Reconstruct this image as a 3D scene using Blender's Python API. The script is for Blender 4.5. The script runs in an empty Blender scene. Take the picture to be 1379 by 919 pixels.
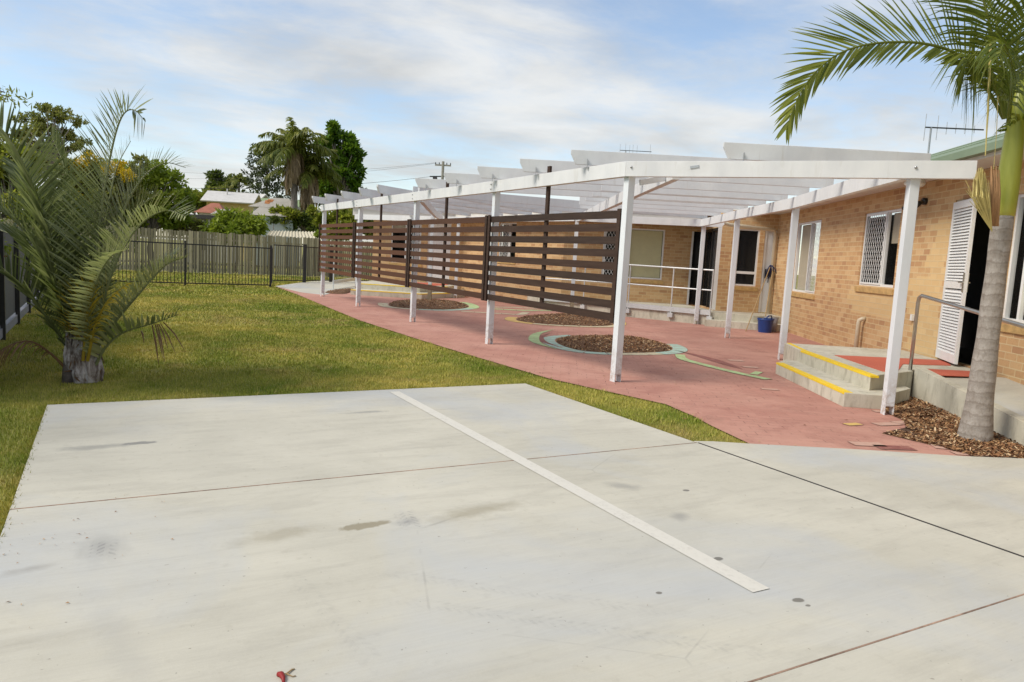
import bpy, math, random
import numpy as np
from mathutils import Vector, Matrix
R = math.radians
random.seed(7); rng = np.random.default_rng(7)
scene = bpy.context.scene; COL = scene.collection

# ------------------------------------------------------------------ camera
EYE = 1.5
FPX, PX, PY = 993.0, 689.5, 459.5
def cam_axes():
    p, r, a = R(6.496), R(3.144), R(-29.077)
    cr, sr, cp, sp = math.cos(r), math.sin(r), math.cos(p), math.sin(p)
    right = np.array([cr, sr, 0]); dn = np.array([-sr, cr, 0])
    fwd = np.array([0, 0, 1])*cp-dn*sp; down = np.array([0, 0, 1])*sp+dn*cp
    Y = fwd*math.cos(a)+right*math.sin(a); X = right*math.cos(a)-fwd*math.sin(a)
    return X, Y, -down
AX = cam_axes()
def at(px, py, dep):
    r = np.array([(px-PX)/FPX, (py-PY)/FPX, 1.0])*dep
    return np.array([r@AX[0], r@AX[1], EYE+r@AX[2]])
cd = bpy.data.cameras.new('camera'); cam = bpy.data.objects.new('camera', cd); COL.objects.link(cam)
X, Y, Z = AX
cam.matrix_world = Matrix(((X[0], -X[1], -X[2], 0), (Y[0], -Y[1], -Y[2], 0), (Z[0], -Z[1], -Z[2], EYE), (0, 0, 0, 1)))
cd.sensor_width = 36; cd.lens = FPX/1379*36; cd.clip_end = 3000
scene.camera = cam

# ------------------------------------------------------------------ light
SUN_AZ, SUN_EL = -82.0, 46.0          # compass-like: from +Y towards +X
w = bpy.data.worlds.new('World'); scene.world = w; w.use_nodes = True
nt = w.node_tree; N = nt.nodes; L = nt.links; N.clear()
out = N.new('ShaderNodeOutputWorld'); bg = N.new('ShaderNodeBackground'); bg.inputs[1].default_value = 0.135
sky = N.new('ShaderNodeTexSky'); sky.sky_type = 'NISHITA'; sky.sun_disc = False
sky.sun_elevation = R(SUN_EL); sky.sun_rotation = R(SUN_AZ)
sky.air_density = 1.0; sky.dust_density = 0.3; sky.ozone_density = 1.0
tc = N.new('ShaderNodeTexCoord'); sep = N.new('ShaderNodeSeparateXYZ'); L.new(tc.outputs['Generated'], sep.inputs[0])
def M(op, a, b=None, c=None):
    n = N.new('ShaderNodeMath'); n.operation = op
    for i, v in enumerate((a, b, c)):
        if v is None: continue
        if hasattr(v, 'links'): L.new(v, n.inputs[i])
        else: n.inputs[i].default_value = v
    return n.outputs[0]
zz = M('MAXIMUM', M('ADD', sep.outputs[2], 0.10), 0.03)
cmb = N.new('ShaderNodeCombineXYZ'); L.new(M('DIVIDE', sep.outputs[0], zz), cmb.inputs[0]); L.new(M('DIVIDE', sep.outputs[1], zz), cmb.inputs[1])
def noise_w(scale, det, rough, dist, off, rot=0.0, sx=1.0, sy=1.0):
    mp = N.new('ShaderNodeMapping'); L.new(cmb.outputs[0], mp.inputs[0]); mp.inputs['Location'].default_value = off
    mp.inputs['Rotation'].default_value = (0, 0, rot); mp.inputs['Scale'].default_value = (sx, sy, 1)
    n = N.new('ShaderNodeTexNoise'); L.new(mp.outputs[0], n.inputs['Vector'])
    n.inputs['Scale'].default_value = scale; n.inputs['Detail'].default_value = det; n.inputs['Roughness'].default_value = rough; n.inputs['Distortion'].default_value = dist
    return n.outputs[0]
big = noise_w(0.55, 4, 0.5, 0.3, (3.1, 1.7, 0), R(-25), 0.8, 1.2)
fine = noise_w(1.8, 11, 0.66, 0.35, (7.4, 2.2, 0), R(-35), 0.85, 1.1)
puff = noise_w(1.1, 8, 0.55, 0.2, (1.4, 8.8, 0))
cl = M('ADD', M('ADD', M('MULTIPLY', big, 0.44), M('MULTIPLY', fine, 0.34)), M('MULTIPLY', puff, 0.27))
mr = N.new('ShaderNodeMapRange'); mr.interpolation_type = 'SMOOTHSTEP'; L.new(cl, mr.inputs[0])
mr.inputs[1].default_value = 0.39; mr.inputs[2].default_value = 0.62; mr.inputs[3].default_value = 0.12; mr.inputs[4].default_value = 0.93
cr_ = N.new('ShaderNodeMapRange'); L.new(puff, cr_.inputs[0]); cr_.inputs[1].default_value = 0.38; cr_.inputs[2].default_value = 0.64; cr_.inputs[3].default_value = 0.84; cr_.inputs[4].default_value = 1.14
cc = N.new('ShaderNodeMix'); cc.data_type = 'RGBA'; cc.blend_type = 'MULTIPLY'; cc.inputs[0].default_value = 1
cc.inputs[6].default_value = (4.15, 4.18, 4.12, 1); L.new(cr_.outputs[0], cc.inputs[7])
mx = N.new('ShaderNodeMix'); mx.data_type = 'RGBA'; L.new(mr.outputs[0], mx.inputs[0]); L.new(sky.outputs[0], mx.inputs[6]); L.new(cc.outputs[2], mx.inputs[7])
L.new(mx.outputs[2], bg.inputs[0]); L.new(bg.outputs[0], out.inputs[0])
sl = bpy.data.lights.new('sun', 'SUN'); sl.energy = 2.6; sl.angle = R(24); sl.color = (1, 0.915, 0.79)
so = bpy.data.objects.new('sun', sl); COL.objects.link(so)
sd = Vector((math.sin(R(SUN_AZ))*math.cos(R(SUN_EL)), math.cos(R(SUN_AZ))*math.cos(R(SUN_EL)), math.sin(R(SUN_EL))))
so.rotation_euler = sd.to_track_quat('Z', 'Y').to_euler(); so.location = (-20, 0, 30)
vs = scene.view_settings; vs.view_transform = 'Standard'; vs.look = 'None'; vs.exposure = 0.45; vs.gamma = 1; vs.use_curve_mapping = False

# ------------------------------------------------------------------ materials
MATS = {}
class Mat:
    """small node helper; every material is procedural"""
    def __init__(s, name):
        s.m = bpy.data.materials.new(name); s.m.use_nodes = True; s.nt = s.m.node_tree; s.N = s.nt.nodes; s.L = s.nt.links
        s.b = s.N['Principled BSDF']; s.out = s.N['Material Output']; MATS[name] = s.m; s.tc = s.N.new('ShaderNodeTexCoord')
    def lk(s, v, inp):
        if hasattr(v, 'links'): s.L.new(v, inp)
        else: inp.default_value = v if not isinstance(v, tuple) or len(v) != 3 or inp.type == 'VECTOR' else (*v, 1)
    def vec(s, kind='Object', scale=(1, 1, 1), loc=(0, 0, 0), rot=(0, 0, 0)):
        mp = s.N.new('ShaderNodeMapping'); s.L.new(s.tc.outputs[kind], mp.inputs[0])
        mp.inputs['Scale'].default_value = scale; mp.inputs['Location'].default_value = loc; mp.inputs['Rotation'].default_value = rot
        return mp.outputs[0]
    def noise(s, scale, det=5, rough=0.55, dist=0, v=None):
        n = s.N.new('ShaderNodeTexNoise'); s.L.new(v if v else s.tc.outputs['Object'], n.inputs['Vector'])
        n.inputs['Scale'].default_value = scale; n.inputs['Detail'].default_value = det; n.inputs['Roughness'].default_value = rough; n.inputs['Distortion'].default_value = dist
        return n.outputs[0]
    def math(s, op, a, b=0.0):
        n = s.N.new('ShaderNodeMath'); n.operation = op; s.lk(a, n.inputs[0]); s.lk(b, n.inputs[1]); return n.outputs[0]
    def rng(s, v, a, b, c=0.0, d=1.0):
        n = s.N.new('ShaderNodeMapRange'); s.L.new(v, n.inputs[0])
        for i, q in enumerate((a, b, c, d)): n.inputs[i+1].default_value = q
        return n.outputs[0]
    def mix(s, f, a, b, mode='MIX'):
        n = s.N.new('ShaderNodeMix'); n.data_type = 'RGBA'; n.blend_type = mode; s.lk(f, n.inputs[0]); s.lk(a, n.inputs[6]); s.lk(b, n.inputs[7]); return n.outputs[2]
    def ramp(s, v, stops):
        n = s.N.new('ShaderNodeValToRGB'); s.L.new(v, n.inputs[0]); e = n.color_ramp.elements
        while len(e) < len(stops): e.new(0.5)
        for q, (p, c) in zip(e, stops): q.position = p; q.color = (*c, 1)
        return n.outputs[0]
    def attr(s, name='v'):
        n = s.N.new('ShaderNodeAttribute'); n.attribute_name = name; return n.outputs['Fac']
    def bump(s, h, strength=0.3, dist=0.01):
        n = s.N.new('ShaderNodeBump'); s.L.new(h, n.inputs['Height']); n.inputs['Strength'].default_value = strength; n.inputs['Distance'].default_value = dist
        s.L.new(n.outputs[0], s.b.inputs['Normal']); return n
    def col(s, c): s.lk(c, s.b.inputs['Base Color'])
    def rough(s, v): s.lk(v, s.b.inputs['Roughness'])

def simple(name, c, rough=0.6, var=0.12, scale=6.0, metal=0.0, bump=0.0, stretch=(1, 1, 1)):
    m = Mat(name); v = m.vec(scale=stretch); n = m.noise(scale, 6, 0.6, 0.2, v); n2 = m.noise(scale*9, 4, 0.6, 0, v)
    f = m.math('ADD', m.math('MULTIPLY', n, 0.65), m.math('MULTIPLY', n2, 0.35))
    d = tuple(x*(1-var*1.6) for x in c); b = tuple(min(1, x*(1+var)) for x in c)
    m.col(m.mix(m.rng(f, 0.3, 0.7), d, b)); m.rough(rough); m.b.inputs['Metallic'].default_value = metal
    if bump: m.bump(n2, bump, 0.006)
    return m
def leafmat(name, dark, light, trans=0.35, extra=None, rough=0.45):
    m = Mat(name); a = m.attr('v'); st = [(0.0, dark), (0.62, tuple((p+q)/2 for p, q in zip(dark, light))), (0.95, light)]
    if extra: st.append((1.0, extra))
    c = m.ramp(a, st); m.col(c); m.rough(rough); m.b.inputs['Specular IOR Level'].default_value = 0.35
    t = m.N.new('ShaderNodeBsdfTranslucent'); m.L.new(m.mix(0.6, c, (0.16, 0.22, 0.02)), t.inputs[0])
    mx = m.N.new('ShaderNodeMixShader'); mx.inputs[0].default_value = trans
    m.L.new(m.b.outputs[0], mx.inputs[1]); m.L.new(t.outputs[0], mx.inputs[2]); m.L.new(mx.outputs[0], m.out.inputs[0]); return m

# painted timber
m = Mat('white_paint'); n = m.noise(3, 6, 0.6, 0, m.vec(scale=(1, 1, 0.5))); n2 = m.noise(40, 3, 0.6); g = m.noise(1.1, 8, 0.7, 0.4)
c = m.mix(m.rng(n, 0.35, 0.75), (0.62, 0.635, 0.65), (0.73, 0.74, 0.745)); c = m.mix(m.rng(g, 0.60, 0.78, 0, 0.4), c, (0.50, 0.49, 0.45)); dr_n = m.noise(5, 6, .65, .2, m.vec(scale=(2.5, 2.5, .35))); c = m.mix(m.rng(dr_n, .58, .75, 0, .4), c, (.48, .46, .41)); m.col(c); m.rough(0.5); m.bump(n2, 0.08, 0.004)
m = Mat('post_paint'); geo = m.N.new('ShaderNodeNewGeometry'); sp = m.N.new('ShaderNodeSeparateXYZ'); m.L.new(geo.outputs['Position'], sp.inputs[0])
n = m.noise(3, 6, 0.6, 0, m.vec(scale=(1, 1, 0.4))); g = m.noise(14, 8, 0.7, 0.4)
low = m.math('MULTIPLY', m.rng(sp.outputs[2], 0.55, 0.08), m.rng(g, 0.42, 0.62)); c = m.mix(m.rng(n, 0.35, 0.75), (0.66, 0.70, 0.74), (0.75, 0.78, 0.81)); dr_n = m.noise(6, 6, .65, .2, m.vec(scale=(3, 3, .3))); c = m.mix(m.rng(dr_n, .56, .75, 0, .4), c, (.48, .46, .42)); c = m.mix(m.math('MULTIPLY', low, 0.75), c, (0.34, 0.25, 0.18)); m.col(c); m.rough(0.5)
simple('galv_steel', (0.45, 0.46, 0.47), 0.4, 0.15, 8, 0.8); simple('bare_timber', (0.34, 0.27, 0.18), 0.8, 0.3, 8, 0, 0.2, (1, 1, 0.15))
m = Mat('brown_stain'); v = m.vec(scale=(1, 0.08, 1)); n = m.noise(22, 6, 0.65, 0.3, v); n2 = m.noise(1.3, 3, 0.5); a = m.attr('v')
c = m.mix(m.rng(n, 0.3, 0.7), (0.030, 0.020, 0.016), (0.060, 0.040, 0.031)); c = m.mix(m.rng(a, 0, 1, 0, 0.8), c, (0.14, 0.058, 0.030)); m.col(c); m.rough(0.75); m.b.inputs['Specular IOR Level'].default_value = .2; m.bump(n, 0.15, 0.004)
simple('black_steel', (0.018, 0.018, 0.020), 0.45, 0.2, 10); simple('grey_mesh', (0.10, 0.105, 0.11), 0.7, 0.2, 30)
simple('aluminium_white', (0.74, 0.75, 0.75), 0.4, 0.05, 5); simple('stainless', (0.52, 0.52, 0.50), 0.28, 0.1, 20, 0.9)
simple('rail_white', (0.60, 0.62, 0.63), 0.45, 0.1, 9, 0.2)
# concrete pad with marks of its own
m = Mat('pad_concrete'); v = m.vec(); v2 = m.vec(scale=(0.35, 1.6, 1)); n = m.noise(0.8, 8, 0.62, 0.4, v); n2 = m.noise(3.2, 8, 0.7, 0.3, v2); n3 = m.noise(120, 3, 0.7, 0, v); n4 = m.noise(14, 5, 0.6, 0, v)
c = m.mix(m.rng(n, 0.3, 0.72), (0.44, 0.425, 0.355), (0.56, 0.54, 0.455)); c = m.mix(m.rng(n2, 0.48, 0.76, 0, 0.62), c, (0.33, 0.315, 0.265)); c = m.mix(m.rng(n3, 0.3, 0.75, 0, 0.16), c, (0.62, 0.60, 0.56))
c = m.mix(m.rng(n4, 0.58, 0.80, 0, 0.36), c, (0.33, 0.31, 0.255)); blu = m.noise(0.5, 5, 0.6, 0.6, m.vec(loc=(4, 2, 0))); c = m.mix(m.rng(blu, 0.48, 0.66, 0, 0.75), c, (0.435, 0.455, 0.465))
brm = m.noise(9, 4, .7, .1, m.vec(scale=(.25, 9, 1), rot=(0, 0, R(4)))); c = m.mix(m.rng(brm, .4, .7, 0, .13), c, (.30, .285, .24)); ck = m.N.new('ShaderNodeTexVoronoi'); ck.feature = 'DISTANCE_TO_EDGE'; m.L.new(m.vec(scale=(.55, .8, 1), loc=(.3, .1, 0)), ck.inputs['Vector']); ck.inputs['Scale'].default_value = .8; c = m.mix(m.math('MULTIPLY', m.rng(ck.outputs[0], .0035, .001), m.rng(m.noise(1.1, 5, .7, 0, m.vec(loc=(9, 1, 0))), .52, .66, 0, .35)), c, (.2, .19, .17)); spk = m.noise(38, 2, 0.5, 0, v); c = m.mix(m.rng(spk, 0.745, 0.77, 0, 0.55), c, (0.16, 0.14, 0.11))
spx = m.N.new('ShaderNodeSeparateXYZ'); m.L.new(m.tc.outputs['Object'], spx.inputs[0]); wob = m.noise(7, 4, 0.6, 0.5, v)
def stain(cx, cy, rx, ry, ang, s, colr, edge=0.35):
    global c
    ca, sa = math.cos(ang), math.sin(ang); dx = m.math('SUBTRACT', spx.outputs[0], cx); dy = m.math('SUBTRACT', spx.outputs[1], cy)
    u = m.math('DIVIDE', m.math('ADD', m.math('MULTIPLY', dx, ca), m.math('MULTIPLY', dy, sa)), rx); q = m.math('DIVIDE', m.math('SUBTRACT', m.math('MULTIPLY', dy, ca), m.math('MULTIPLY', dx, sa)), ry)
    d = m.math('SQRT', m.math('ADD', m.math('MULTIPLY', u, u), m.math('MULTIPLY', q, q))); d = m.math('ADD', d, m.rng(wob, 0.3, 0.7, -0.3, 0.3))
    c = m.mix(m.rng(d, 1.0, 1.0-edge, 0, s), c, colr)
W1 = (0.25, 0.22, 0.15)
for px, py, rx, ry, an, s, cl_, e in [(488, 711, .16, .05, .1, .75, W1, .3), (640, 692, .42, .11, .15, .42, W1, .8), (375, 724, .34, .10, .1, .34, W1, .8), (188, 599, .12, .045, 0, .75, (0.2, .2, .19), .3), (125, 605, .3, .09, .05, .45, (.23, .23, .215), .7),
    (495, 557, .25, .05, 0, .5, (.25, .25, .24), .6), (836, 657, .16, .09, -.6, .38, (.21, .21, .20), .8), (915, 698, .12, .07, .5, .38, (.2, .2, .2), .8), (967, 756, .035, .022, 0, .8, (.12, .115, .10), .3), (924, 663, .026, .02, 0, .7, (.14, .13, .12), .3), (1074, 812, .032, .02, 0, .8, (.13, .12, .10), .3), (1088, 819, .016, .012, 0, .7, (.15, .14, .12), .3), (887, 802, .016, .012, 0, .8, (.14, .13, .11), .3),
    (135, 740, .14, .28, .1, .30, (.25, .25, .24), .9), (548, 706, .10, .06, .2, .5, (.28, .28, .27), .8), (560, 540, .9, .25, .05, .22, (.30, .30, .29), .9), (640, 560, .5, .5, .5, .16, (.30, .30, .29), .9), (170, 580, .5, .7, 0, .16, (.30, .30, .29), .9), (40, 770, .14, .05, .2, .4, (.27, .26, .24), .7), (160, 870, .1, .5, .2, .2, (.30, .30, .29), .9)]:
    r = np.array([(px-PX)/FPX, (py-PY)/FPX, 1.0]); t = -EYE/(r@AX[2]); stain(float(t*(r@AX[0])), float(t*(r@AX[1])), rx, ry, an, min(.85, s*1.3), cl_, e)
# tyre tracks: bands of small tread blocks
for px, py, an, ln, wd, s in [(790, 850, 2.45, 1.0, .055, .15), (690, 800, 2.45, .9, .05, .11), (140, 742, 1.5, .12, .07, .42), (548, 702, 1.4, .15, .07, .36), (440, 830, 1.7, .6, .06, .09)]:
    r = np.array([(px-PX)/FPX, (py-PY)/FPX, 1.0]); t = -EYE/(r@AX[2]); cx, cy = float(t*(r@AX[0])), float(t*(r@AX[1])); ca, sa = math.cos(an), math.sin(an)
    dx = m.math('SUBTRACT', spx.outputs[0], cx); dy = m.math('SUBTRACT', spx.outputs[1], cy)
    u = m.math('ADD', m.math('MULTIPLY', dx, ca), m.math('MULTIPLY', dy, sa)); q = m.math('SUBTRACT', m.math('MULTIPLY', dy, ca), m.math('MULTIPLY', dx, sa))
    tread = m.math('MULTIPLY', m.math('GREATER_THAN', m.math('SINE', m.math('MULTIPLY', m.math('ADD', u, m.math('ABSOLUTE', q)), 140)), 0.1), m.math('GREATER_THAN', m.math('SINE', m.math('MULTIPLY', q, 120)), -0.3))
    f = m.math('MULTIPLY', m.math('MULTIPLY', m.rng(m.math('ABSOLUTE', q), wd, wd*.7), m.rng(m.math('ABSOLUTE', u), ln, ln*.5)), m.math('MULTIPLY', m.math('ADD', m.math('MULTIPLY', tread, .7), .3), m.rng(n4, .35, .6, 0, s*1.5)))
    c = m.mix(f, c, (0.20, 0.20, 0.20))
m.col(c); m.rough(m.rng(n4, 0.3, 0.7, 0.62, 0.85)); m.bump(m.math('ADD', n3, m.math('MULTIPLY', n4, 0.5)), 0.12, 0.004)
simple('joint_red', (0.30, 0.20, 0.145), 0.9, 0.7, 3); simple('joint_dark', (0.030, 0.028, 0.026), 0.9, 0.3, 20)
m = Mat('line_paint'); n = m.noise(26, 8, 0.7); n2 = m.noise(5, 6, 0.7, .3); m.col(m.mix(m.math('MULTIPLY', m.rng(n, 0.5, 0.72), m.rng(n2, .36, .6, .2, .95)), (0.60, 0.585, 0.53), (0.46, 0.445, 0.40))); m.rough(0.7); m.bump(n, 0.1, 0.003)
m = Mat('step_concrete'); n = m.noise(1.7, 8, 0.65, 0.4); n2 = m.noise(9, 7, 0.7, 0.3, m.vec(scale=(1, 1, 0.35))); n3 = m.noise(90, 3, 0.6)
c = m.mix(m.rng(n, 0.3, 0.7), (0.42, 0.395, 0.31), (0.60, 0.575, 0.48)); c = m.mix(m.rng(n2, 0.50, 0.74, 0, 0.7), c, (0.19, 0.17, 0.12)); c = m.mix(m.rng(n3, .4, .7, 0, .15), c, (.5, .48, .42)); m.col(c); m.rough(0.85); m.bump(n3, 0.2, 0.005)
m = Mat('yellow_paint'); n = m.noise(18, 8, 0.7); m.col(m.mix(m.rng(n, 0.52, 0.75, 0, .8), (0.80, 0.56, 0.02), (0.50, 0.40, 0.16))); m.rough(0.6)
m = Mat('red_mat'); n = m.noise(60, 4, 0.6); n2 = m.noise(2, 4, .6); m.col(m.mix(m.rng(n, 0.3, 0.7), m.mix(m.rng(n2, .3, .7), (0.42, 0.065, 0.034), (0.52, 0.10, 0.058)), (0.52, 0.15, 0.09))); m.rough(0.9)
# pavers
m = Mat('pavers'); v = m.vec(rot=(0, 0, R(33)))
bk = m.N.new('ShaderNodeTexBrick'); m.L.new(v, bk.inputs['Vector']); bk.inputs['Scale'].default_value = 1.0; bk.inputs['Brick Width'].default_value = 0.23; bk.inputs['Row Height'].default_value = 0.115
bk.inputs['Mortar Size'].default_value = 0.004; bk.inputs['Mortar Smooth'].default_value = 0.3; bk.inputs['Color1'].default_value = (0.37, 0.158, 0.122, 1); bk.inputs['Color2'].default_value = (0.44, 0.20, 0.155, 1); bk.inputs['Mortar'].default_value = (0.35, 0.15, 0.115, 1); bk.inputs['Bias'].default_value = -0.1
n = m.noise(0.55, 7, 0.66, 0.6); n2 = m.noise(4, 8, 0.75, .4); n3 = m.noise(60, 3, 0.6); n4 = m.noise(1.6, 6, .7, .5, m.vec(loc=(5, 3, 0)))
c = m.mix(m.rng(n, 0.36, 0.62, 0, 0.75), bk.outputs['Color'], (0.50, 0.265, 0.205)); c = m.mix(m.rng(n4, 0.48, 0.68, 0, 0.7), c, (0.29, 0.11, 0.085)); n6 = m.noise(1.2, 8, .8, 1.2, m.vec(scale=(.5, 1.4, 1), loc=(2, 8, 0))); c = m.mix(m.rng(n6, .56, .72, 0, .5), c, (.22, .115, .085)); c = m.mix(m.rng(n2, 0.56, 0.76, 0, 0.55), c, (0.29, 0.135, 0.095)); c = m.mix(m.rng(n3, .3, .75, 0, .22), c, (.50, .36, .28))
gap = m.math('MULTIPLY', bk.outputs['Fac'], m.rng(m.noise(2.6, 7, .75, .6), .48, .62)); c = m.mix(gap, c, (.10, .045, .035))
m.col(c); m.rough(0.88); m.bump(m.math('ADD', m.math('MULTIPLY', bk.outputs['Fac'], -1.0), m.math('MULTIPLY', n3, .25)), 0.3, 0.005)
def painted(name, col):
    m = Mat(name); n = m.noise(9, 8, 0.72, .3); b = m.N.new('ShaderNodeTexBrick'); m.L.new(m.vec('UV'), b.inputs['Vector']); b.inputs['Scale'].default_value = 1; b.inputs['Brick Width'].default_value = 0.36; b.inputs['Row Height'].default_value = 9.0; b.offset = 0
    b.inputs['Mortar Size'].default_value = .010; d = tuple(x*.82 for x in col); b.inputs['Color1'].default_value = (*col, 1); b.inputs['Color2'].default_value = (*d, 1); b.inputs['Mortar'].default_value = (.2, .11, .09, 1)
    n2 = m.noise(30, 5, .7); m.col(m.mix(m.math('ADD', m.rng(n, 0.48, 0.70, 0, .65), m.rng(n2, .5, .7, 0, .3)), b.outputs[0], (0.42, 0.22, 0.16))); m.rough(0.8)
painted('paint_teal', (0.36, 0.53, 0.45)); painted('paint_green', (0.42, 0.60, 0.29)); painted('paint_cream', (0.56, 0.52, 0.36)); painted('paint_orange', (0.62, 0.43, 0.13)); painted('paint_maroon', (0.22, 0.07, 0.06)); painted('paint_pink', (.52, .33, .26))
# brick walls (UV in metres: along the wall, height)
def brick(name, patches=()):
    m = Mat(name); v = m.vec('UV'); b = m.N.new('ShaderNodeTexBrick'); m.L.new(v, b.inputs['Vector']); b.inputs['Scale'].default_value = 1
    b.inputs['Brick Width'].default_value = 0.25; b.inputs['Row Height'].default_value = 0.094; b.inputs['Mortar Size'].default_value = 0.008; b.inputs['Mortar Smooth'].default_value = 0.2
    b.inputs['Color1'].default_value = (0.0, 0, 0, 1); b.inputs['Color2'].default_value = (1, 1, 1, 1); b.inputs['Mortar'].default_value = (0.5, .5, .5, 1)
    n = m.noise(1.1, 5, 0.6, .3, v); n2 = m.noise(26, 6, 0.7, .4, v); n3 = m.noise(120, 3, .6, 0, v)
    base = m.ramp(b.outputs['Color'], [(0.0, (0.40, 0.215, 0.11)), (0.3, (0.49, 0.29, 0.14)), (0.7, (0.54, 0.335, 0.165)), (1.0, (0.61, 0.415, 0.225))])
    base = m.mix(m.rng(n2, 0.56, 0.70, 0, 0.6), base, (0.30, 0.145, 0.065)); n7 = m.noise(3.2, 7, .75, .5, v); base = m.mix(m.rng(n7, .52, .68, 0, .45), base, (.62, .44, .24)); base = m.mix(m.rng(n, .35, .7, 0, .3), base, (.55, .36, .17))
    if patches:
        s2 = m.N.new('ShaderNodeSeparateXYZ'); m.L.new(v, s2.inputs[0]); row = m.math('FLOOR', m.math('DIVIDE', s2.outputs[1], 0.094)); jag = m.math('MULTIPLY', m.math('SUBTRACT', m.math('FRACT', m.math('MULTIPLY', m.math('SINE', m.math('MULTIPLY', row, 12.99)), 437.5)), 0.5), 0.35)
        f = None
        for (a0, a1, b0, b1) in patches:
            uu = m.math('ADD', s2.outputs[0], jag)
            k = m.math('MULTIPLY', m.math('MULTIPLY', m.math('GREATER_THAN', uu, a0), m.math('LESS_THAN', uu, a1)), m.math('MULTIPLY', m.math('GREATER_THAN', s2.outputs[1], b0), m.math('LESS_THAN', s2.outputs[1], b1)))
            f = k if f is None else m.math('MAXIMUM', f, k)
        base = m.mix(m.math('MULTIPLY', f, .6), base, (0.68, 0.50, 0.25))
    m.col(m.mix(b.outputs['Fac'], base, (0.60, 0.46, 0.26))); m.rough(0.9); m.bump(m.math('ADD', m.math('MULTIPLY', b.outputs['Fac'], -1.0), m.math('MULTIPLY', n3, .3)), 0.5, 0.008)
brick('brick'); brick('brick_patched', [(1.05, 1.65, .3, 2.4), (2.6, 4.75, .8, 1.30), (1.2, 2.1, .35, 1.55)])
simple('brick_sill', (0.56, 0.37, 0.15), 0.9, 0.25, 8, 0, .3)
simple('cream_trim', (0.62, 0.56, 0.44), 0.6, 0.08); simple('soffit_white', (0.66, 0.65, 0.61), 0.7, 0.06); simple('room_shade', (0.012, 0.011, 0.011), 0.9, 0.2); simple('blind_cream', (0.74, 0.70, 0.42), 0.8, 0.05); simple('curtain', (0.50, 0.45, 0.34), 0.85, 0.12, 9, 0, 0, (6, 6, .2)); simple('pipe_cream', (0.60, 0.52, 0.38), 0.5, 0.08)  # near-black room tone stands in for unlit interiors
m = Mat('roof_green'); n = m.noise(2, 6, .6); n2 = m.noise(50, 3, .6); m.col(m.mix(m.rng(n, .3, .7), (0.15, 0.21, 0.135), (0.205, 0.265, 0.175))); m.rough(0.6); m.bump(n2, .1, .004)
m = Mat('glass'); m.col((0.02, 0.022, 0.022)); m.rough(0.06); m.b.inputs['Specular IOR Level'].default_value = 0.6; m.b.inputs['Alpha'].default_value = 0.14
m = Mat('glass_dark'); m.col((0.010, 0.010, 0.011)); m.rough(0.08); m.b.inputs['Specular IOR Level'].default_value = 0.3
simple('gunmetal', (0.02, 0.02, 0.02), .4); simple('lamp_white', (0.8, 0.8, 0.76), .4, .03)
# vegetation / ground
def lawn_colour(m, k=1.16):
    n = m.noise(0.42, 7, 0.66, 0.6); n2 = m.noise(1.7, 8, 0.75, .4); n5 = m.noise(0.7, 6, .7, .8, m.vec(loc=(7, 3, 0))); S = lambda *q: tuple(x*k for x in q)
    c = m.mix(m.rng(n, 0.37, 0.62), S(0.155, 0.215, 0.020), S(0.54, 0.455, 0.115)); c = m.mix(m.rng(n2, 0.44, 0.66, 0, .75), c, S(0.21, 0.265, 0.032)); return m.mix(m.rng(n5, .52, .68, 0, .75), c, S(0.42, 0.31, 0.125))
m = Mat('lawn_soil'); n3 = m.noise(60, 5, .7); m.col(m.mix(m.rng(n3, 0.35, 0.7, 0, 0.55), lawn_colour(m, .8), (0.10, 0.085, 0.022))); m.rough(0.95); m.bump(n3, .5, .02)
m = Mat('grass_blade'); a = m.attr('v'); c = lawn_colour(m); c = m.mix(m.rng(a, 0.0, 0.5, .7, 0), c, (0.125, 0.165, 0.016)); c = m.mix(m.rng(a, 0.74, 1.0, 0, .75), c, (0.60, 0.50, 0.19)); m.col(c); m.rough(0.7); m.b.inputs['Specular IOR Level'].default_value = .15
m = Mat('bark_chip'); a = m.attr('v'); m.col(m.ramp(a, [(0, (0.09, 0.040, 0.018)), (.45, (0.25, 0.115, 0.048)), (.8, (0.36, 0.21, 0.095)), (1, (0.58, 0.44, 0.27))])); m.rough(0.9)
simple('mulch_soil', (0.14, 0.07, 0.034), .95, .4, 30, 0, .5)
leafmat('frond_grey', (0.070, 0.095, 0.042), (0.44, 0.47, 0.24), .35, None, .35); leafmat('frond_green', (0.065, 0.10, 0.010), (0.30, 0.325, 0.05), .42); leafmat('frond_yellow', (0.26, 0.21, 0.03), (0.52, 0.36, 0.04), .35); leafmat('frond_brown', (0.12, 0.06, 0.03), (0.26, 0.15, 0.075), .2)
leafmat('frond_far', (0.075, 0.11, 0.018), (0.36, 0.36, 0.08), .45); leafmat('skirt_dead', (0.18, 0.12, 0.07), (0.46, 0.35, 0.22), .2)
leafmat('leaf_dark', (0.035, 0.060, 0.014), (0.13, 0.175, 0.03), .4); leafmat('leaf_mid', (0.075, 0.11, 0.012), (0.48, 0.48, 0.06), .6); leafmat('leaf_bright', (0.10, 0.17, 0.012), (0.42, 0.50, 0.05), .5); leafmat('leaf_olive', (0.10, 0.115, 0.03), (0.44, 0.41, 0.12), .55); leafmat('leaf_vivid', (0.035, 0.095, 0.008), (0.16, 0.31, 0.02), .45)
leafmat('blossom', (0.55, 0.38, 0.01), (0.85, 0.62, 0.02), .3); leafmat('leaf_conifer', (0.018, 0.026, 0.014), (0.07, 0.095, 0.032), .2); leafmat('leaf_purple', (.07, .045, .02), (.20, .16, .04), .3)
simple('trunk_grey', (0.20, 0.175, 0.15), .9, .3, 6, 0, .4); simple('trunk_brown', (0.11, 0.08, 0.055), .9, .35, 5, 0, .4)
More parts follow.
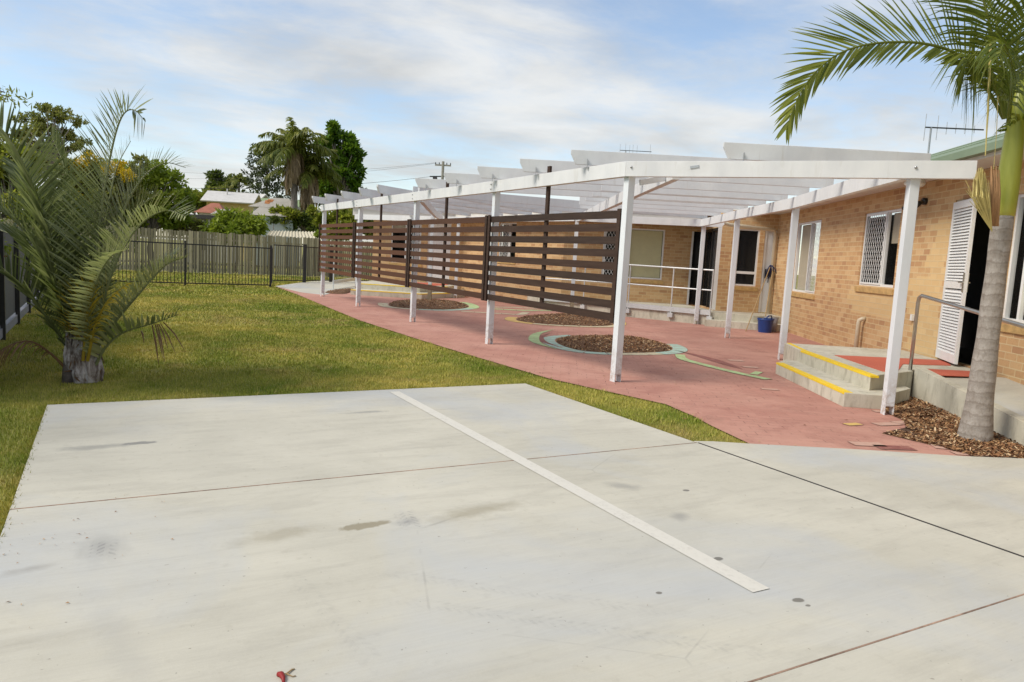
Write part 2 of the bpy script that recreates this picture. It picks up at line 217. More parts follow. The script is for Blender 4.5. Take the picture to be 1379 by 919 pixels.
m = Mat('palm_trunk'); spn = m.N.new('ShaderNodeSeparateXYZ'); m.L.new(m.tc.outputs['Object'], spn.inputs[0]); n = m.noise(9, 7, .7, .3); n2 = m.noise(40, 5, .7, .2, m.vec(scale=(1, 1, .4))); wb = m.math('ADD', m.math('MULTIPLY', spn.outputs[2], 62), m.math('MULTIPLY', n, 7)); rg = m.math('SINE', wb)
c = m.mix(m.rng(n, .3, .7), (0.225, 0.195, 0.165), (0.37, 0.34, 0.305)); c = m.mix(m.rng(n2, .5, .72, 0, .65), c, (0.16, 0.13, 0.10)); c = m.mix(m.rng(rg, .80, 1.0, 0, .45), c, (.14, .11, .085)); m.col(c); m.rough(.9); m.bump(m.math('ADD', rg, n2), .3, .012)
m = Mat('crownshaft'); n = m.noise(3, 6, .6, .3, m.vec(scale=(3, 3, .5))); spn = m.N.new('ShaderNodeSeparateXYZ'); m.L.new(m.tc.outputs['Object'], spn.inputs[0]); c = m.mix(m.rng(n, .3, .7), (0.20, 0.23, 0.020), (0.33, 0.35, 0.055)); c = m.mix(m.rng(spn.outputs[2], 2.25, 2.08, 0, .75), c, (0.42, 0.38, 0.06)); m.col(c); m.rough(.4)
simple('boot_dark', (.16, .135, .125), .95, .4, 9, 0, .5)
m = Mat('boot_grey'); n = m.noise(6, 7, .7, .6, m.vec(scale=(2, 2, .8))); n2 = m.noise(30, 5, .7, .2, m.vec(scale=(3, 3, .4))); c = m.ramp(n, [(.38, (.09, .065, .055)), (.47, (.26, .23, .215)), (.58, (.44, .42, .42))]); m.col(m.mix(m.rng(n2, .5, .7, 0, .5), c, (.10, .075, .06))); m.rough(.9); m.bump(n2, .6, .01); simple('strand_yellow', (0.52, 0.43, 0.15), .6, .2, 10); simple('sheath_orange', (0.34, 0.19, 0.085), .8, .4, 6, 0, .3, (4, 4, .5)); simple('rachis_green', (0.25, 0.27, 0.09), .5, .2); simple('rachis_grey', (0.27, 0.28, 0.18), .55, .2)
m = Mat('paling'); a = m.attr('v'); n = m.noise(7, 7, .7, .3, m.vec(scale=(4, 4, .25))); c = m.ramp(a, [(0, (0.20, 0.18, 0.12)), (.5, (0.36, 0.325, 0.22)), (1, (0.54, 0.49, 0.34))]); c = m.mix(m.rng(n, .45, .75, 0, .6), c, (.14, .145, .075)); m.col(c); m.rough(.95)
simple('wall_yellow', (0.50, 0.38, 0.15), .8); simple('wall_blue', (0.40, 0.46, 0.47), .8, .1, 4, 0, 0, (8, 8, .2)); simple('wall_pale', (0.55, 0.53, 0.48), .8); simple('roof_white', (0.56, 0.55, 0.53), .5, .1, 3); simple('roof_grey', (0.38, 0.36, 0.32), .7, .15, 2); simple('roof_red', (0.33, 0.12, 0.075), .8, .2, 3); simple('roof_sage', (0.22, 0.30, 0.15), .7); simple('roof_dark', (0.05, 0.05, 0.05), .7); simple('roof_corrugated', (0.52, 0.48, 0.36), .7, .12, 4); simple('rust', (.40, .16, .05), .9, .4, 8); simple('window_dark', (.03, .035, .04), .2)
simple('blue_plastic', (0.012, 0.045, 0.20), .35, .1); simple('navy_cloth', (.02, .025, .08), .9, .3); simple('bin_grey', (.25, .26, .30), .5); simple('wood_handle', (0.42, 0.29, 0.14), .55, .2); simple('red_flower', (.26, .012, .012), .6); simple('dark_red', (.10, .012, .010), .7); simple('pole_grey', (.30, .29, .26), .9, .2)
simple('plastic_white', (.75, .75, .73), .4)

# ------------------------------------------------------------------ mesh helpers
class MB:
    def __init__(s): s.v = []; s.f = []; s.a = []; s.uv = {}
    def add(s, vs, fs, val=0.5, uvs=None):
        o = len(s.v); s.v += [tuple(map(float, p)) for p in vs]
        for i, f in enumerate(fs):
            if uvs: s.uv[len(s.f)] = uvs[i]
            s.f.append(tuple(o+k for k in f)); s.a.append(val)
    def box(s, x0, x1, y0, y1, z0, z1, val=0.5):
        s.add([(x0, y0, z0), (x1, y0, z0), (x1, y1, z0), (x0, y1, z0), (x0, y0, z1), (x1, y0, z1), (x1, y1, z1), (x0, y1, z1)], [(3, 2, 1, 0), (4, 5, 6, 7), (0, 1, 5, 4), (1, 2, 6, 5), (2, 3, 7, 6), (3, 0, 4, 7)], val)
    def obox(s, p, d, l0, l1, n0, n1, z0, z1, val=0.5):
        """box along horizontal direction d from p, normal = left of d"""
        d = np.array(d[:2])/np.hypot(*d[:2]); n = np.array([-d[1], d[0]]); q = []
        for z in (z0, z1):
            for a, b in ((l0, n0), (l1, n0), (l1, n1), (l0, n1)): q.append((*(np.array(p[:2])+d*a+n*b), z))
        s.add(q, [(3, 2, 1, 0), (4, 5, 6, 7), (0, 1, 5, 4), (1, 2, 6, 5), (2, 3, 7, 6), (3, 0, 4, 7)], val)
    def bar(s, a, b, w, h, val=0.5):
        """rectangular bar between 3D points, w horizontal, h other way"""
        a = Vector(a); b = Vector(b); d = (b-a).normalized(); up = Vector((0, 0, 1)) if abs(d.z) < 0.95 else Vector((0, 1, 0)); x = d.cross(up).normalized(); y = x.cross(d)
        q = [p+x*i*w/2+y*j*h/2 for p in (a, b) for i, j in ((-1, -1), (1, -1), (1, 1), (-1, 1))]
        s.add(q, [(3, 2, 1, 0), (4, 5, 6, 7), (0, 1, 5, 4), (1, 2, 6, 5), (2, 3, 7, 6), (3, 0, 4, 7)], val)
    def tube(s, pts, r, n=8, val=0.5, cap=True):
        pts = [Vector(p) for p in pts]; rs = r if hasattr(r, '__len__') else [r]*len(pts); ring = []; x = None
        for i, p in enumerate(pts):
            d = (pts[min(i+1, len(pts)-1)]-pts[max(i-1, 0)]).normalized()
            if x is None: x = d.cross(Vector((0, 0, 1)) if abs(d.z) < .9 else Vector((1, 0, 0))).normalized()
            else: x = (x-d*x.dot(d)).normalized()
            y = d.cross(x); ring += [p+(x*math.cos(2*math.pi*k/n)+y*math.sin(2*math.pi*k/n))*rs[i] for k in range(n)]
        fs = [(i*n+k, i*n+(k+1) % n, (i+1)*n+(k+1) % n, (i+1)*n+k) for i in range(len(pts)-1) for k in range(n)]
        if cap: fs += [tuple(range(n-1, -1, -1)), tuple(range((len(pts)-1)*n, len(pts)*n))]
        s.add(ring, fs, val)
    def prism(s, poly, z0, z1, val=0.5):
        n = len(poly); ar = sum(poly[i][0]*poly[(i+1) % n][1]-poly[(i+1) % n][0]*poly[i][1] for i in range(n))
        if ar < 0: poly = poly[::-1]
        s.add([(p[0], p[1], z0) for p in poly]+[(p[0], p[1], z1) for p in poly], [tuple(range(n-1, -1, -1)), tuple(range(n, 2*n))]+[(i, (i+1) % n, n+(i+1) % n, n+i) for i in range(n)], val)
    def build(s, name, mat, parent=None, smooth=False, bevel=0.0):
        me = bpy.data.meshes.new(name); me.from_pydata(s.v, [], s.f); me.materials.append(MATS[mat])
        at_ = me.attributes.new('v', 'FLOAT', 'FACE'); at_.data.foreach_set('value', np.array(s.a, dtype=np.float32))
        if s.uv:
            u = me.uv_layers.new(name='UVMap')
            for pi, uvl in s.uv.items():
                for k, li in enumerate(me.polygons[pi].loop_indices): u.data[li].uv = uvl[k]
        if smooth: me.polygons.foreach_set('use_smooth', [True]*len(me.polygons))
        return link(name, me, parent, bevel)
def link(name, me, parent=None, bevel=0.0):
    o = bpy.data.objects.new(name, me); COL.objects.link(o)
    if parent: o.parent = parent; o.matrix_parent_inverse = Matrix.Translation(-parent.location)
    if bevel: b = o.modifiers.new('bevel', 'BEVEL'); b.width = bevel; b.segments = 2; b.limit_method = 'ANGLE'
    return o
def npmesh(name, V, F, vals, mat, parent=None):
    """V (n,3), F (m,k) all same size, vals (m,)"""
    me = bpy.data.meshes.new(name); k = F.shape[1]; me.vertices.add(len(V)); me.vertices.foreach_set('co', V.astype(np.float32).ravel())
    me.loops.add(F.size); me.loops.foreach_set('vertex_index', F.astype(np.int32).ravel()); me.polygons.add(len(F)); me.polygons.foreach_set('loop_start', np.arange(0, F.size, k, dtype=np.int32))
    me.update(calc_edges=True); me.materials.append(MATS[mat]); a = me.attributes.new('v', 'FLOAT', 'FACE'); a.data.foreach_set('value', vals.astype(np.float32))
    return link(name, me, parent)
def tag(o, label, cat, group=None):
    o['label'] = label; o['category'] = cat
    if group: o['group'] = group
    return o
def thing(name, label, cat, loc=(0, 0, 0), group=None):
    o = bpy.data.objects.new(name, None); COL.objects.link(o); o.location = tuple(float(q) for q in loc); o.empty_display_size = .2; return tag(o, label, cat, group)
def structure(o): o['kind'] = 'structure'; return o
def stuff(o): o['kind'] = 'stuff'; return o
def sheet(name, poly, z, mat):
    b = MB(); n = len(poly); ar = sum(poly[i][0]*poly[(i+1) % n][1]-poly[(i+1) % n][0]*poly[i][1] for i in range(n))
    if ar < 0: poly = poly[::-1]
    b.add([(p[0], p[1], z) for p in poly], [tuple(range(n))]); return structure(b.build(name, mat))
def smooth_closed(pts, k=6):
    P = np.array(pts, float); n = len(P); o = []
    for i in range(n):
        a, b, c, d = P[(i-1) % n], P[i], P[(i+1) % n], P[(i+2) % n]
        for t in np.linspace(0, 1, k, endpoint=False): o.append(.5*((2*b)+(c-a)*t+(2*a-5*b+4*c-d)*t*t+(3*b-a-3*c+d)*t**3))
    return [tuple(p) for p in o]
def spline(pts, k=8):
    P = np.array(pts, float); P = np.vstack([2*P[0]-P[1], P, 2*P[-1]-P[-2]]); o = []
    for i in range(1, len(P)-2):
        a, b, c, d = P[i-1:i+3]
        for t in np.linspace(0, 1, k, endpoint=False): o.append(.5*((2*b)+(c-a)*t+(2*a-5*b+4*c-d)*t*t+(3*b-a-3*c+d)*t**3))
    o.append(P[-2]); return np.array(o)
def az(deg): return np.array([math.sin(R(deg)), math.cos(R(deg))])

# ------------------------------------------------------------------ ground
sheet('ground', [(-400, -300), (400, -300), (400, 900), (-400, 900)], -0.015, 'lawn_soil')
PADL, PADR = -0.455, 4.42
LAWN = [(5.3, 27.2), (5.12, 22.5), (4.85, 18), (4.68, 15), (4.72, 12), (4.78, 10.2), (4.9, 7.8), (5.12, 6.9), (5.33, 6.07), (5.2, 5.5), (5.06, 5.08), (4.885, 4.43)]
paving_poly = LAWN + [(5.71, 3.98), (6.46, 3.52), (6.98, 3.28), (8.6, 2.4), (17, 9), (17.5, 16), (12.5, 19.5), (12.3, 26), (10, 29), (6.2, 24.3)]
sheet('paving', paving_poly, 0.004, 'pavers')
def slab(name, poly, z=0.012):
    b = MB(); b.prism(poly, -0.10, z); return structure(b.build(name, 'pad_concrete', bevel=.003))
slab('concrete_pad', [(PADL, 4.609), (PADR, 4.609), (4.385, 7.50), (PADL+.01, 7.40)])
slab('concrete_pad', [(PADL-.01, 1.764), (PADR, 1.764), (PADR, 4.601), (PADL, 4.601)])
slab('concrete_pad', [(PADL-.02, -5), (PADR, -5), (PADR, 1.757), (PADL-.01, 1.757)])
slab('concrete_path', [(4.435, -5), (10, -5), (10, 1.7), (6.98, 3.28), (6.46, 3.52), (5.71, 3.98), (4.885, 4.43), (4.60, 4.60), (4.435, 4.66)])
def strip(name, a, b, wd, z0, z1, mat):
    q = MB(); a = np.array(a); b = np.array(b); q.obox(a, b-a, 0, np.hypot(*(b-a)), -wd/2, wd/2, z0, z1); return structure(q.build(name, mat))
strip('expansion_joint', (PADL, 4.605), (PADR, 4.605), .012, -.05, .013, 'joint_red'); strip('expansion_joint', (PADL, 1.76), (PADR, 1.76), .0085, -.05, .013, 'joint_red'); strip('expansion_joint', (4.428, -5), (4.428, 4.60), .020, -.05, .0135, 'joint_dark')
b = MB(); b.add([(2.625, 2.29, .016), (2.735, 2.29, .016), (2.735, 7.32, .016), (2.625, 7.32, .016)], [(0, 1, 2, 3)]); structure(b.build('line_marking', 'line_paint'))
slab('concrete_path', [(5.32, 27.1), (5.5, 23.9), (6.0, 22.95), (6.6, 24.2), (8.5, 27.6), (12, 33.5), (8.8, 33.5), (6.9, 30.2)])

# grass blades
def in_poly(px, py, poly):
    r = np.zeros(len(px), bool); n = len(poly)
    for i in range(n):
        x0, y0 = poly[i]; x1, y1 = poly[(i+1) % n]
        c = ((y0 > py) != (y1 > py)) & (px < (x1-x0)*(py-y0)/(y1-y0+1e-12)+x0); r ^= c
    return r
grass_poly = [(PADL-.004, 4.0), (PADL+.006, 7.405), (4.388, 7.505), (4.42, 4.66), (4.60, 4.61), (4.87, 4.44)]+LAWN[::-1][:-1]+[(5.3, 27.2), (7, 30.5), (12, 36), (-1.5, 36), (-1.4, 2.5), (PADL-.02, 2.5)]
def blades(x0, x1, y0, y1, dens, h, wd):
    n = int((x1-x0)*(y1-y0)*dens); x = rng.uniform(x0, x1, n); y = rng.uniform(y0, y1, n); k = in_poly(x, y, grass_poly); x = x[k]; y = y[k]; n = len(x)
    th = rng.uniform(0, 2*np.pi, n); hh = h*rng.uniform(.45, 1.25, n); ww = wd*rng.uniform(.6, 1.4, n); lean = rng.uniform(.1, 1.1, n)*hh; ld = rng.uniform(0, 2*np.pi, n); c, s_ = np.cos(th)*ww/2, np.sin(th)*ww/2
    V = np.empty((n, 3, 3)); V[:, 0] = np.stack([x-c, y-s_, np.full(n, -.015)], 1); V[:, 1] = np.stack([x+c, y+s_, np.full(n, -.015)], 1); V[:, 2] = np.stack([x+np.cos(ld)*lean, y+np.sin(ld)*lean, hh], 1); return V
G = np.concatenate([blades(-1.4, 5.5, 2.5, 9.0, 6500, .015, .0055), blades(-1.4, 5.5, 9, 14, 2800, .017, .009), blades(-1.4, 5.5, 14, 22, 900, .022, .016), blades(-1.4, 12, 22, 36, 260, .04, .035)])
tc_ = rng.uniform((-1.2, 4.5), (5.2, 16), (420, 2)); tf_ = []
for c_ in tc_:
    n_ = int(rng.integers(14, 44)); p_ = c_+rng.normal(0, .035, (n_, 2)); p_ = p_[in_poly(p_[:, 0], p_[:, 1], grass_poly)]; n_ = len(p_)
    if not n_: continue
    th_ = rng.uniform(0, 6.28, n_); h_ = rng.uniform(.018, .05, n_); o_ = np.stack([np.cos(th_), np.sin(th_)], 1); q_ = np.stack([-o_[:, 1], o_[:, 0]], 1)*.004; V_ = np.empty((n_, 3, 3)); V_[:, 0] = np.c_[p_-q_, np.full(n_, -.01)]; V_[:, 1] = np.c_[p_+q_, np.full(n_, -.01)]; V_[:, 2] = np.c_[p_+o_*(h_*.7)[:, None], h_]; tf_.append(V_)
G = np.concatenate([G]+tf_)
stuff(npmesh('grass', G.reshape(-1, 3), np.arange(len(G)*3).reshape(-1, 3), rng.random(len(G)), 'grass_blade'))
# ragged longer edge along the slab
ed = []
for a, b_ in [((PADL-.02, 3.2), (PADL-.01, 7.4)), ((PADL, 7.42), (4.385, 7.52)), ((4.40, 7.5), (4.44, 4.66))]:
    a = np.array(a); b_ = np.array(b_); L_ = np.hypot(*(b_-a)); n = int(L_*230); t = rng.random(n)[:, None]; p = a+(b_-a)*t+rng.normal(0, .02, (n, 2)); d = rng.uniform(0, 2*np.pi, n); hh = rng.uniform(.012, .036, n); V = np.empty((n, 3, 3))
    V[:, 0] = np.c_[p-.004, np.full(n, -.01)]; V[:, 1] = np.c_[p+.004, np.full(n, -.01)]; V[:, 2] = np.c_[p+np.c_[np.cos(d), np.sin(d)]*hh[:, None]*.8, hh]; ed.append(V)
ed = np.concatenate(ed); stuff(npmesh('grass_fringe', ed.reshape(-1, 3), np.arange(len(ed)*3).reshape(-1, 3), rng.random(len(ed)), 'grass_blade'))

# mulch beds
def mulch(poly, hmax, n, z=.006):
    P = np.array(poly); c = P.mean(0); b = MB(); k = len(P); rings = [(1.0, 0.0), (.85, .55), (.5, .9), (0.01, 1.0)]; vs = []
    for s_, h in rings: vs += [(*(c+(p-c)*s_), z+hmax*h) for p in P]
    fs = [(i*k+j, i*k+(j+1) % k, (i+1)*k+(j+1) % k, (i+1)*k+j) for i in range(3) for j in range(k)]; ar = sum(P[i][0]*P[(i+1) % k][1]-P[(i+1) % k][0]*P[i][1] for i in range(k))
    if ar < 0: fs = [f[::-1] for f in fs]
    b.add(vs, fs); o = stuff(b.build('mulch_bed', 'mulch_soil', smooth=True))
    lo, hi = P.min(0), P.max(0); q = rng.uniform(lo, hi, (n*2, 2)); q = q[in_poly(q[:, 0], q[:, 1], [tuple(p) for p in P])][:n]; m_ = len(q)
    # radial height
    ang = np.arctan2(q[:, 1]-c[1], q[:, 0]-c[0]); pa = np.arctan2(P[:, 1]-c[1], P[:, 0]-c[0]); o_ = np.argsort(pa); rr = np.interp(ang, pa[o_], np.hypot(*(P-c).T)[o_], period=2*np.pi); f = np.clip(np.hypot(q[:, 0]-c[0], q[:, 1]-c[1])/rr, 0, 1)
    zz_ = z+hmax*np.interp(f, [0, .5, .85, 1], [1, .9, .55, 0])+rng.uniform(0, .018, m_); th = rng.uniform(0, 2*np.pi, m_); l = rng.uniform(.015, .055, m_); w_ = rng.uniform(.006, .018, m_); tl = rng.normal(0, .35, m_); tw = rng.normal(0, .4, m_)
    d = np.stack([np.cos(th), np.sin(th), tl], 1); e = np.stack([-np.sin(th), np.cos(th), tw], 1); C_ = np.c_[q, zz_]; V = np.stack([C_-d*l[:, None]/2-e*w_[:, None]/2, C_+d*l[:, None]/2-e*w_[:, None]*.3, C_+d*l[:, None]/2+e*w_[:, None]/2, C_-d*l[:, None]*.4+e*w_[:, None]/2], 1)
    r_ = npmesh('bark_chips', V.reshape(-1, 3), np.arange(m_*4).reshape(-1, 4), rng.random(m_), 'bark_chip', o); r_['kind'] = 'stuff'
    return o
BED1 = smooth_closed([(6.75, 19.0), (7.0, 18.3), (7.9, 18.05), (9.0, 18.9), (9.55, 20.3), (9.5, 21.5), (8.3, 21.4), (7.3, 20.4)])
BED2 = smooth_closed([(8.6, 15.2), (8.95, 14.35), (10.2, 14.05), (11.2, 14.9), (11.7, 16.2), (11.45, 17.1), (10.3, 16.75), (9.2, 16.1)])
BED3 = smooth_closed([(7.12, 11.1), (7.0, 10.1), (7.75, 9.8), (8.7, 9.95), (9.3, 10.7), (9.45, 11.8), (8.7, 12.1), (7.7, 11.9)])
mulch(BED1, .08, 3200); mulch(BED2, .08, 3800); mulch(BED3, .07, 5000)
mulch([(9.0, 5.66), (8.22, 4.58), (7.44, 3.5), (7.2, 3.16), (6.55, 3.50), (6.6, 3.78), (6.55, 4.35), (6.95, 4.35), (7.42, 4.72), (7.6, 5.02), (7.85, 5.24), (8.5, 5.6)], .02, 9500)
mulch(smooth_closed([(6.25, 23.9), (6.75, 23.6), (7.3, 24.6), (8.2, 26.3), (7.6, 26.0), (6.8, 25.0)]), .08, 700)

def ribbon(name, path, wd, mat, z=.010, taper=False):
    P = np.array(path); b = MB(); d = np.gradient(P, axis=0); d /= np.linalg.norm(d, axis=1)[:, None]; n = np.stack([-d[:, 1], d[:, 0]], 1); ln = np.r_[0, np.cumsum(np.hypot(*np.diff(P, axis=0).T))]
    ws = np.array([wd*(1 if not taper else max(.12, math.sin(math.pi*min(1, max(0, i/(len(P)-1)))))) for i in range(len(P))])/2
    for i in range(len(P)-1):
        q = [P[i]-n[i]*ws[i], P[i+1]-n[i+1]*ws[i+1], P[i+1]+n[i+1]*ws[i+1], P[i]+n[i]*ws[i]]
        b.add([(*p, z) for p in q], [(0, 1, 2, 3)], .5, [[(ln[i], 0), (ln[i+1], 0), (ln[i+1], wd), (ln[i], wd)]])
    return structure(b.build(name, mat))
def offs(poly, d):
    P = np.array(poly); t = np.roll(P, -1, 0)-np.roll(P, 1, 0); t /= np.linalg.norm(t, axis=1)[:, None]; return P+np.stack([t[:, 1], -t[:, 0]], 1)*d
def part_ring(poly, d, i0, i1, wd, mat, z):
    P = offs(poly, d); n = len(P); return ribbon('path_marking', [P[i % n] for i in range(i0, i1+1)], wd, mat, z)
sgn = 1
part_ring(BED3, .15*sgn, -3, 9, .27, 'paint_teal', .009); part_ring(BED3, .15*sgn, 9, 15, .27, 'paint_cream', .009); part_ring(BED3, .15*sgn, 15, 25, .27, 'paint_teal', .009); part_ring(BED3, .15*sgn, 39, 45, .25, 'paint_teal', .009)
ribbon('path_marking', spline([(6.62, 10.35), (6.72, 11.1), (7.0, 11.75), (7.6, 12.6), (8.4, 13.3)]), .21, 'paint_green', .011, True); ribbon('path_marking', spline([(6.83, 10.5), (6.95, 11.3), (7.3, 12.0), (7.9, 12.65)]), .13, 'paint_maroon', .010, True)
part_ring(BED2, .16, -5, 20, .28, 'paint_orange', .009); part_ring(BED2, .16, 4, 14, .20, 'paint_cream', .013)
part_ring(BED1, .17, -4, 8, .28, 'paint_cream', .009); part_ring(BED1, .17, 8, 17, .28, 'paint_teal', .009); part_ring(BED1, .17, 17, 27, .30, 'paint_green', .009)
ribbon('path_marking', spline([(8.55, 9.5), (8.2, 9.0), (8.08, 8.3), (8.03, 7.7), (8.05, 7.1)]), .17, 'paint_green', .011)
ribbon('path_marking', spline([(8.9, 10.0), (8.8, 9.2), (8.6, 8.5), (8.42, 7.95)]), .22, 'paint_maroon', .009, True)
ribbon('path_marking', spline([(8.2, 17.6), (9.2, 17.0), (9.6, 16.9), (10.2, 17.6)]), .22, 'paint_cream', .009)
ribbon('path_marking', spline([(9.6, 18.6), (10.4, 18.2), (11.0, 18.3), (11.5, 18.2)]), .3, 'paint_green', .009); ribbon('path_marking', spline([(9.9, 19.2), (10.8, 19.2), (11.4, 19.0)]), .25, 'paint_cream', .009)
def rect_mark(x, y, a, l, wd, mat, z=.009):
    d = az(a)*l/2; ribbon('path_marking', [(x-d[0], y-d[1]), (x, y), (x+d[0], y+d[1])], wd, mat, z)
for x, y, a, l, wd, mt in [(5.98, 4.10, 115, .30, .15, 'paint_pink'), (6.12, 3.93, 115, .34, .15, 'paint_maroon'), (7.30, 4.62, 100, .26, .13, 'paint_pink'), (7.02, 4.62, 100, .3, .13, 'paint_pink'), (7.36, 4.42, 100, .26, .12, 'paint_pink'), (7.62, 5.08, 120, .22, .11, 'paint_pink'), (6.62, 4.72, 95, .2, .1, 'paint_orange'), (6.62, 3.56, 118, .3, .12, 'paint_pink'), (9.1, 8.75, 120, .25, .2, 'paint_pink'), (8.75, 8.1, 120, .25, .16, 'paint_pink'), (8.35, 7.6, 60, .35, .12, 'paint_green'), (7.4, 6.5, 120, .22, .11, 'paint_pink'), (6.98, 4.2, 35, .7, .09, 'paint_pink'), (6.7, 3.95, 40, .5, .1, 'paint_pink')]: rect_mark(x, y, a, l, wd, mt)

# ------------------------------------------------------------------ pergola
perg = thing('pergola', 'long white timber pergola with open rafters beside the brick building', 'pergola', (5.75, 14.8, 0))
BZ0, BZ1 = 2.55, 2.73
FRONT = [(5.76, 22.3), (5.77, 18.73), (5.76, 14.78), (5.74, 11.13), (5.66, 7.43)]
RIGHT = [(7.53, 4.97), (10.14, 8.72), (11.88, 11.73), (13.65, 14.63)]
INNER = [(8.12, 26.59), (10.42, 22.86), (11.17, 16.84), (8.52, 20.55)]
def post(x, y, a, wood=False):
    b = MB(); d = az(a); b.obox((x, y), d, -.05, .05, -.05, .05, .10, BZ1-.02); p = b.build('post', 'post_paint', perg, bevel=.004)
    for k in (-1, 1): s = MB(); s.obox((x, y), d, -.05, .05, k*.046-.004, k*.046+.004, 0.0, .10); s.build('stirrup', 'post_paint', p)
    if wood: q = MB(); q.obox((x, y), d, -.054, .054, -.054, .054, .0, .55); q.build('timber_sleeve', 'bare_timber', p)
for x, y in FRONT: post(x, y, 0)
for x, y in RIGHT: post(x, y, 33)
for i, (x, y) in enumerate(INNER): post(x, y, 33, i in (2, 3))
def beam(a, b_, e0=0.0, e1=0.0, side=0.0, z0=BZ0, z1=BZ1, cut=True):
    a = np.array(a); b_ = np.array(b_); L_ = np.hypot(*(b_-a)); q = MB(); d = (b_-a)/L_; n = np.array([-d[1], d[0]]); lo, hi = -e0, L_+e1
    prof = [(lo, z1), (lo, z0+.07 if e0 > .2 else z0), (lo+(.07 if e0 > .2 else 0), z0), (hi-(.1 if e1 > .6 else 0), z0), (hi, z0+(.1 if e1 > .6 else 0)), (hi, z1)]
    pr_ = []
    for s_ in (-.045, .045): pr_ += [(*(a+d*t+n*(side+s_)), z) for t, z in prof]
    k = len(prof); q.add(pr_, [tuple(range(k)), tuple(range(2*k-1, k-1, -1))]+[(i, k+i, k+(i+1) % k, (i+1) % k) for i in range(k)]); return q.build('beam', 'white_paint', perg, bevel=.003)
for i in range(4): beam(FRONT[i+1], FRONT[i], 0 if i < 3 else .045, 0 if i else .06, .062)
beam(FRONT[4], RIGHT[0], .03, .55, -.064)
bm_r = [RIGHT[0], RIGHT[1], RIGHT[2], RIGHT[3]]
for i in range(3): beam(bm_r[i], bm_r[i+1], 0 if i else -.06, 0, .062)
beam(RIGHT[3], INNER[2], .5, 0, .064); beam(INNER[2], INNER[1], 0, 0, .064); beam(INNER[1], INNER[0], 0, .1, .064)
beam(INNER[2], (6.06, 7.12), 0, -.05, .064); beam((5.83, 14.9), INNER[3], 0, 0, -.064); beam(INNER[3], (9.6, 22.6), 0, .1, -.064)
def rafter(p, a, ln, z0=2.755, h=.185, tail=.07):
    d = az(a); n = np.array([-d[1], d[0]]); q = MB(); p = np.array(p); prof = [(0, z0+h), (0.0, z0+h-.05), (tail, z0), (ln, z0), (ln, z0+h)]; pr_ = []
    for s_ in (-.0225, .0225): pr_ += [(*(p+d*t+n*s_), z) for t, z in prof]
    k = 5; q.add(pr_, [tuple(range(k)), tuple(range(2*k-1, k-1, -1))]+[(i, k+i, k+(i+1) % k, (i+1) % k) for i in range(k)]); o = q.build('rafter', 'white_paint', perg, bevel=.003); return o
def meet(p, a, A, B):
    d = az(a); A = np.array(A); B = np.array(B); e = B-A; M_ = np.array([[d[0], -e[0]], [d[1], -e[1]]]); t, s_ = np.linalg.solve(M_, A-np.array(p)); return t, s_
def reach(p, a, segs):
    best = 99
    for A, B in segs:
        t, s_ = meet(p, a, A, B)
        if t > .5 and -.05 <= s_ <= 1.05: best = min(best, t)
    return best
SEG_R = [(RIGHT[0], RIGHT[1]), (RIGHT[1], RIGHT[2]), (RIGHT[2], RIGHT[3]), (RIGHT[3], INNER[2])]
SEG_I = [(INNER[2], INNER[1]), (INNER[1], INNER[0])]
NA = 119
for p in [(6.24, 6.48), (5.38, 8.36), (5.36, 9.70), (5.35, 11.1), (5.36, 12.5), (5.38, 13.95)]:
    ln = reach(p, NA, SEG_R); rafter(p, NA, ln+.45 if p[0] > 6 else ln+.12)
for t in (1.0, 2.2, 3.4, 4.6, 5.8):    # rafters between the middle beam and the right-hand beam, further back
    A = np.array((6.06, 7.12)); B = np.array(INNER[2]); p = A+(B-A)/np.hypot(*(B-A))*(t+3.2); 
    ln = reach(p, NA, SEG_R)
    if ln < 9: rafter(p-az(NA)*.3, NA, ln+.42, tail=.0)
FA = 57
for p in [(5.33, 16.15), (5.32, 17.45), (5.31, 18.95), (5.30, 20.5), (5.29, 21.9)]:
    ln = reach(p, FA, SEG_I); ln = ln if ln < 20 else 4; rafter(p, FA, ln+.15)
for t in (.9, 2.3, 3.7, 5.1, 6.6):    # rafters from the second middle beam across to the inner beam
    A = np.array((5.83, 14.9)); B = np.array(INNER[3]); p = A+(B-A)/np.hypot(*(B-A))*t; ln = reach(p, 98, SEG_I+SEG_R)
    if ln < 9: rafter(p-az(98)*.2, 98, ln+.35, tail=0)
ln = reach((5.85, 14.95), FA, SEG_I); rafter((5.85, 14.95), FA, (ln if ln < 15 else 7)+.1, tail=0)
# little angle brackets where the rafters sit on the beams, coach bolts
for p in [(6.24, 6.48), (5.38, 8.36), (5.36, 9.70), (5.35, 11.1), (5.36, 12.5), (5.38, 13.95)]:
    t, s_ = (meet(p, NA, FRONT[4], RIGHT[0]) if p[0] > 6 else ((5.70-p[0])/az(NA)[0], 0)); q = np.array(p)+az(NA)*(t+(.0 if p[0] > 6 else -.10)); bk_ = MB(); bk_.obox(q, az(NA), -.05, -.046 if p[0] > 6 else -.044, -.06, -.026, BZ1-.03, BZ1+.10); bk_.build('bracket', 'galv_steel', perg)
dB = np.array(RIGHT[0])-np.array(FRONT[4]); dB /= np.hypot(*dB); nB = np.array([dB[1], -dB[0]])
for q in (np.array(FRONT[4])+dB*.04, np.array(RIGHT[0])): p0 = q+nB*.105; cb = MB(); cb.tube([(*p0, 2.66), (*(p0+nB*.022), 2.66)], [.016, .011], 10); cb.build('coach_bolt', 'galv_steel', perg, True)
for x, y in FRONT[:4]:
    for dz in (2.60, 2.68): cb = MB(); cb.tube([(x-.105, y, dz), (x-.122, y, dz)], [.016, .011], 8); cb.build('coach_bolt', 'galv_steel', perg, True)
